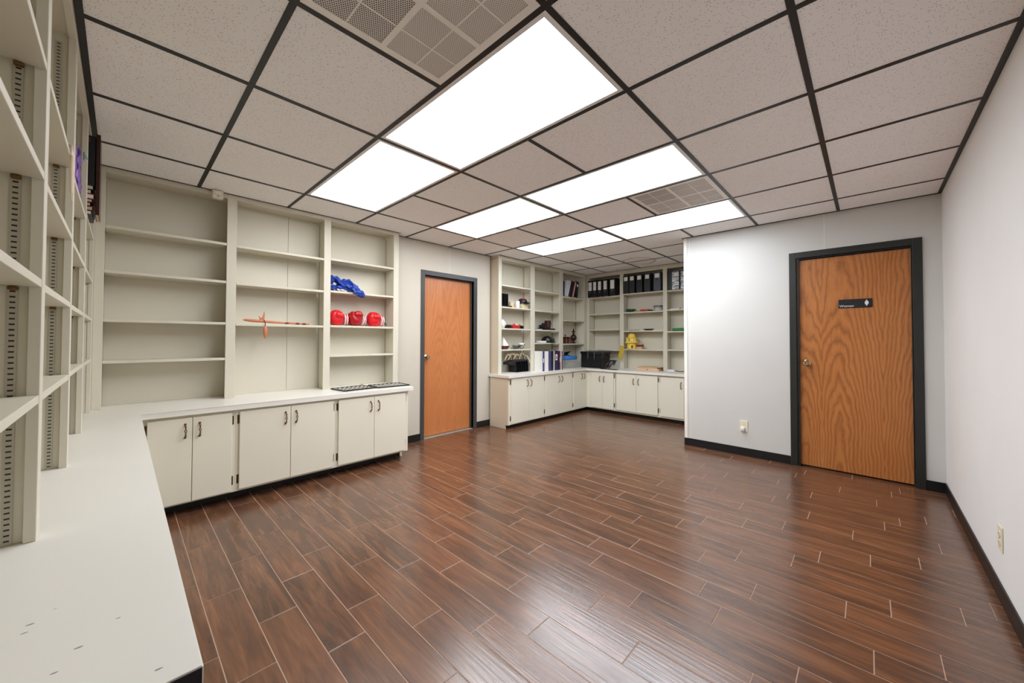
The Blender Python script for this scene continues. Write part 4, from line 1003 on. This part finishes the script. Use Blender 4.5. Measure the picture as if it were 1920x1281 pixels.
    cap(3.765, XM+0.0, z, 0.2, 'dark', 'dark', 'all-black cap on the fourth shelf of the second bay', 'dark', None, 0.98)
    t = thing('bottle', 'small dark bottle right beside the all-black cap', 'bottle', (XM, 3.935, z))
    part('body', t, 'dgreen', lambda bm: lathe(bm, [(0, 0), (0.02, 0), (0.021, 0.05), (0.012, 0.06), (0, 0.06)], 16), True); part('lid', t, 'dark', lambda bm: lathe(bm, [(0, 0.06), (0.013, 0.06), (0.013, 0.074), (0, 0.074)], 14), True)
    # third bay
    z = zf(2, 2)
    t = thing('wooden_box', 'dark wooden lidded box with a knob in the narrow corner bay', 'box', (XM, 4.265, z))
    part('body', t, 'mahog', lambda bm: bx(bm, -0.06, 0.06, -0.115, 0.115, 0, 0.092, 0.008), True)
    part('lid', t, 'mahog', lambda bm: bx(bm, -0.064, 0.064, -0.12, 0.12, 0.0925, 0.115, 0.006), True)
    part('knob', t, 'burnt', lambda bm: lathe(bm, [(0.008, 0.115), (0.006, 0.125), (0.014, 0.138), (0.010, 0.152), (0, 0.156)], 14), True)
    for s in (-0.05, 0.05): part('strip', t, 'copper', lambda bm: bx(bm, 0.0601, 0.062, s-0.004, s+0.004, 0.004, 0.09))
    t = thing('vase', 'dark glossy lidded vase with a tall finial beside the wooden box', 'vase', (XM, 4.515, z))
    part('body', t, 'mahog', lambda bm: lathe(bm, [(0, 0), (0.04, 0), (0.036, 0.012), (0.018, 0.03), (0.022, 0.045), (0.052, 0.075), (0.058, 0.105), (0.046, 0.135), (0.022, 0.155), (0.018, 0.165), (0, 0.165)], 28), True)
    part('lid', t, 'mahog', lambda bm: lathe(bm, [(0.02, 0.1655), (0.022, 0.175), (0.012, 0.185), (0.026, 0.20), (0.028, 0.215), (0.010, 0.228), (0.014, 0.24), (0.004, 0.262), (0, 0.27)], 24), True)
    t = thing('storage_bin', 'clear plastic bin with a blue lid in the corner bay of the worktop', 'bin', (-2.86, 4.29, ZW))
    def binb(bm):
        for a in ((-0.09, 0.09, -0.17, -0.167), (-0.09, 0.09, 0.187, 0.19), (-0.09, -0.087, -0.17, 0.19), (0.087, 0.09, -0.17, 0.19)): bx(bm, *a, 0, 0.135, 0.001)
        bx(bm, -0.09, 0.09, -0.17, 0.19, 0, 0.003)
    part('tub', t, 'clear', binb); part('contents', t, 'rim', lambda bm: bx(bm, -0.08, 0.08, -0.16, 0.18, 0.004, 0.09, 0.01))
    part('lid', t, 'bluelid', lambda bm: bx(bm, -0.094, 0.094, -0.174, 0.10, 0.1355, 0.205, 0.012), True)
    t = thing('stapler', 'black stapler lying open on the blue lidded bin', 'stapler', (-2.86, 4.21, ZW+0.2056))
    part('base', t, 'dark', lambda bm: bx(bm, -0.02, 0.02, -0.08, 0.06, 0, 0.012, 0.003), True)
    part('arm', t, 'dark', lambda bm: prism(bm, [(-0.085, 0.03), (0.09, 0.055), (0.09, 0.07), (-0.06, 0.058), (-0.01, 0.012), (-0.03, 0.012)], 0.03, Matrix.Translation((-0.015, 0, 0)) @ Matrix.Rotation(PI/2, 4, 'Z') @ Matrix.Rotation(PI/2, 4, 'X')))
alcove_left()
# ------------------------------------------------------------------ alcove, back wall (items face -y)
def zk(k, i): return [[1.926, 1.632, 1.359, 1.012], [1.942, 1.636, 1.330, 1.030], [1.936, 1.643, 1.314, 1.036]][k][i]+0.0006
YM = 4.87
def alcove_back():
    t = thing('storage_crate', 'large black wicker-look crate with a lid at the inner corner of the worktop', 'crate', (-2.556, 4.620, ZW), None, 0.02)
    def cr(bm):
        bx(bm, -0.20, 0.20, -0.13, 0.13, 0, 0.225, 0.006)
        for z in range(6): bx(bm, -0.203, 0.203, -0.133, 0.133, 0.012+z*0.036, 0.026+z*0.036, 0.003)
        for x in range(11): bx(bm, -0.195+x*0.0375, -0.180+x*0.0375, -0.136, 0.136, 0.0, 0.222, 0.002)
    part('body', t, 'dark', cr); part('lid', t, 'dark', lambda bm: (bx(bm, -0.212, 0.212, -0.145, 0.142, 0.2255, 0.275, 0.012), bx(bm, 0.17, 0.225, -0.15, -0.06, 0.17, 0.26, 0.01)), True)
    for x in (-0.06, 0.06): part('strap', t, 'coil', lambda bm: bx(bm, x-0.006, x+0.006, -0.1475, -0.1455, 0.15, 0.272, 0.0005))
    bm = BM()
    for i in range(5): ball(bm, (-0.06+i*0.035, 0.01*math.sin(i*2), 0.016), (0.028, 0.045, 0.016), 3, lambda p: p*(1+0.15*math.sin(7*p.x+5*p.y)))
    o = obj('plastic_wrap', bm, 'clear', None, True); o.location = (-2.60, 4.58, ZW+0.2756); tag(o, 'crumpled clear plastic wrap on the lid of the black crate', 'wrap')
    t = thing('book_stand', 'black metal desk stand leaning open next to the black crate', 'stand', (-2.195, 4.43, ZW))
    part('base', t, 'dark', lambda bm: bx(bm, -0.13, 0.135, -0.05, 0.03, 0, 0.008, 0.002))
    for k, x in enumerate((-0.055, -0.005, 0.045)):
        part('rail', t, 'dark', lambda bm: tube(bm, [(x-0.04, -0.02, 0.008), (x-0.01, -0.02, 0.06), (x+0.02, -0.02, 0.105), (x+0.06, -0.02, 0.145)], 0.006, 8), True)
    part('plate', t, 'dark', lambda bm: prism(bm, [(0.0, 0.148), (0.125, 0.152), (0.12, 0.142), (0.085, 0.075), (0.07, 0.075), (0.095, 0.13), (0.0, 0.128)], 0.05, Matrix.Translation((0, 0.02, 0)) @ Matrix.Rotation(PI/2, 4, 'X')))
    part('clip', t, 'steel', lambda bm: [tube(bm, [(-0.04+q, -0.035, 0.04), (-0.02+q, -0.04, 0.09), (0.01+q, -0.035, 0.10)], 0.005, 8) for q in (0, 0.05)], True)
    # middle bay
    z = zk(1, 1); GF = 'small flat things on the second shelf'
    bm = BM()
    for i in range(6): ball(bm, (-0.065+i*0.026, 0.012*math.sin(i*2.2), 0.020+0.006*math.cos(i*3)), (0.024, 0.045, 0.02), 3, lambda p: Vector((p.x, p.y, p.z*(1+0.2*math.sin(9*p.x+4*p.y)))))
    o = obj('garland', bm, 'dgreen', None, True); o.location = (-2.035, YM+0.01, z+0.012); tag(o, 'bunched dark green garland at the left of the second shelf', 'garland')
    bm = BM()
    for i in range(4): ball(bm, (-0.04+i*0.028, 0.01*math.cos(i*2), 0.011), (0.018, 0.03, 0.011), 2)
    o = obj('bead_string', bm, 'tan', None, True); o.location = (-1.915, YM-0.02, z); tag(o, 'small tan beads strung between the green garland and red pouch', 'beads')
    t = thing('pouch', 'flat red pouch with a dark flap on the second shelf', 'pouch', (-1.785, YM-0.02, z))
    part('body', t, 'redb', lambda bm: bx(bm, -0.066, 0.066, -0.05, 0.05, 0, 0.034, 0.012), True); part('flap', t, 'dark', lambda bm: bx(bm, 0.05, 0.115, -0.045, 0.04, 0.0, 0.026, 0.010), True)
    t = thing('food_container', 'round clear container with a dark rim beside the red pouch', 'container', (-1.573, YM-0.01, z))
    part('tub', t, 'clear', lambda bm: lathe(bm, [(0.065, 0), (0.078, 0.06), (0.075, 0.06), (0.062, 0.004), (0, 0.004)], 28), True)
    part('contents', t, 'paper', lambda bm: lathe(bm, [(0, 0.005), (0.06, 0.005), (0.066, 0.035), (0, 0.04)], 24), True)
    part('lid', t, 'coil', lambda bm: lathe(bm, [(0.074, 0.0605), (0.082, 0.062), (0.080, 0.078), (0.062, 0.084), (0.060, 0.078), (0.074, 0.072)], 28), True)
    z = zk(2, 1)
    flat('envelope', 'flat white envelopes stacked on the second shelf of the right bay', 'envelope', -1.375, -1.24, YM-0.07, YM+0.05, z, z+0.014, 'paper', None, 0.003)
    flat('notebook', 'dark notebook lying by the stacked envelopes', 'notebook', -1.232, -1.15, YM-0.06, YM+0.05, z, z+0.022, 'winered', None, 0.001, 'paper')
    z = zk(1, 2)
    t = thing('dish', 'shallow pale oval dish on the third shelf of the middle bay', 'dish', (-1.995, YM-0.02, z))
    part('bowl', t, 'whitep', lambda bm: lathe(bm, [(0.05, 0), (0.118, 0.020), (0.120, 0.025), (0.114, 0.022), (0.05, 0.005), (0, 0.005)], 32, None, 0, (1, 0.6)), True)
    t = thing('serving_tray', 'shallow dark tray in the centre of the third shelf', 'tray', (-1.73, YM-0.02, z))
    part('body', t, 'mahog', lambda bm: lathe(bm, [(0.05, 0), (0.088, 0.020), (0.09, 0.026), (0.084, 0.022), (0.048, 0.006), (0, 0.006)], 28, None, 0, (1, 0.65)), True)
    flat('paper_sheet', 'few loose white sheets right of the dark tray', 'paper', -1.625, -1.50, YM-0.07, YM+0.06, z, z+0.006, 'paper', None, 0.001)
    z = zk(2, 2)
    bm = BM(); bx(bm, -0.12, 0.12, -0.06, 0.06, 0, 0.046, 0.018); bx(bm, -0.11, 0.115, -0.064, 0.05, 0.012, 0.020, 0.004)
    o = obj('folded_towel', bm, 'green', None, True); o.location = (-1.235, YM-0.01, z); tag(o, 'folded bright green towel on the third shelf by the white wall', 'towel')
    # yellow domed model
    z = zk(1, 3)
    t = thing('birdhouse', 'yellow domed round birdhouse model with windows on the fourth shelf', 'birdhouse', (-2.008, 4.835, z))
    def drum(bm): lathe(bm, [(0, 0), (0.078, 0), (0.08, 0.006), (0.075, 0.012), (0.075, 0.085), (0.083, 0.09), (0, 0.09)], 32)
    part('base', t, 'yellow', drum, True)
    part('gallery', t, 'yellow', lambda bm: lathe(bm, [(0.083, 0.0905), (0.104, 0.096), (0.108, 0.108), (0.100, 0.118), (0.088, 0.122), (0.088, 0.170), (0.102, 0.176), (0.100, 0.184), (0.06, 0.19), (0, 0.19)], 32), True)
    part('dome', t, 'yellow', lambda bm: lathe(bm, [(0.062, 0.1905), (0.064, 0.205), (0.058, 0.212), (0.055, 0.225), (0.040, 0.245), (0.02, 0.254), (0, 0.256)], 28), True)
    for i in range(12):
        a = 2*PI*i/12
        part('window', t, 'paper' if i % 3 else 'dgreen', lambda bm: (bx(bm, -0.007, 0.007, -0.0895, -0.087, 0.128, 0.164, 0.002), bmesh.ops.rotate(bm, verts=bm.verts, cent=(0, 0, 0), matrix=Matrix.Rotation(a, 3, 'Z'))))
    part('doorway', t, 'burnt', lambda bm: (bx(bm, -0.014, 0.014, -0.077, -0.0745, 0.014, 0.062, 0.004), bmesh.ops.rotate(bm, verts=bm.verts, cent=(0, 0, 0), matrix=Matrix.Rotation(0.5, 3, 'Z'))))
    bm = BM(); tt = bmesh.new(); g = []
    for i in range(9):
        u = i/8; row = []
        for s in (-1, 1): row.append(tt.verts.new((0.0+s*0.034-0.006*u+0.004*math.sin(6*u), 0.004*math.sin(5*u), 0.0-0.215*u)))
        g.append(row)
    for a, b in zip(g, g[1:]): tt.faces.new((a[0], a[1], b[1], b[0]))
    bmesh.ops.solidify(tt, geom=list(tt.faces), thickness=0.0015); merge(bm, tt)
    tube(bm, [(0, 0, 0.0), (0.02, 0.02, 0.012), (0.05, 0.05, 0.006)], 0.0015, 6)
    o = obj('paper_tag', bm, 'yellowt', None, False); o.location = (-2.118, 4.712, 1.085); o.rotation_euler = (0, 0.12, 0); tag(o, 'long yellow paper tag hanging down below the domed birdhouse', 'tag')
    t = thing('gift_box', 'small brown and maroon box right of the yellow birdhouse', 'box', (-1.872, 4.84, z))
    part('box', t, 'tan', lambda bm: bx(bm, -0.046, 0.046, -0.03, 0.04, 0, 0.082, 0.001)); part('band', t, 'winered', lambda bm: bx(bm, -0.0468, 0.0468, -0.031, 0.041, 0.038, 0.072, 0.0005))
    # worktop
    for k, (z0, z1, x0, x1, lab) in enumerate(((0.0, 0.030, -1.845, -1.50, 'pale kraft box lying on the alcove worktop below the middle bay'), (0.0305, 0.050, -1.84, -1.482, 'thin tan wooden board lying on the kraft box'))):
        t = thing(('cardboard_box', 'wooden_board')[k], lab, ('box', 'board')[k], ((x0+x1)/2, 4.77, ZW+z0))
        part('body', t, ('kraft', 'tan')[k], lambda bm: bx(bm, -(x1-x0)/2, (x1-x0)/2, -0.11, 0.11, 0, z1-z0, 0.002))
        if k == 0: part('catch', t, 'dark', lambda bm: bx(bm, -0.006, 0.012, -0.112, -0.110, 0.010, 0.022, 0.0005))
        else: part('rim', t, 'burnt', lambda bm: bx(bm, (x1-x0)/2-0.04, (x1-x0)/2+0.002, -0.112, 0.05, 0.002, z1-z0-0.002))
    flat('tissue_box', 'flat white carton on the worktop near the white wall edge', 'carton', -1.395, -1.29, 4.72, 4.83, ZW, ZW+0.026, 'whitep', None, 0.002)
    bm = BM(); pts = [(-1.27+0.012*i, 4.76+0.02*math.sin(i*1.7), ZW+0.006+0.004*math.sin(i)) for i in range(12)]; tube(bm, pts, 0.005, 8)
    bx(bm, -1.15, -1.08, 4.74, 4.78, ZW+0.0005, ZW+0.014, 0.003); tag(obj('charger_cable', bm, 'dark', None, True), 'short black cable lying beside the flat white carton', 'cable')
alcove_back()
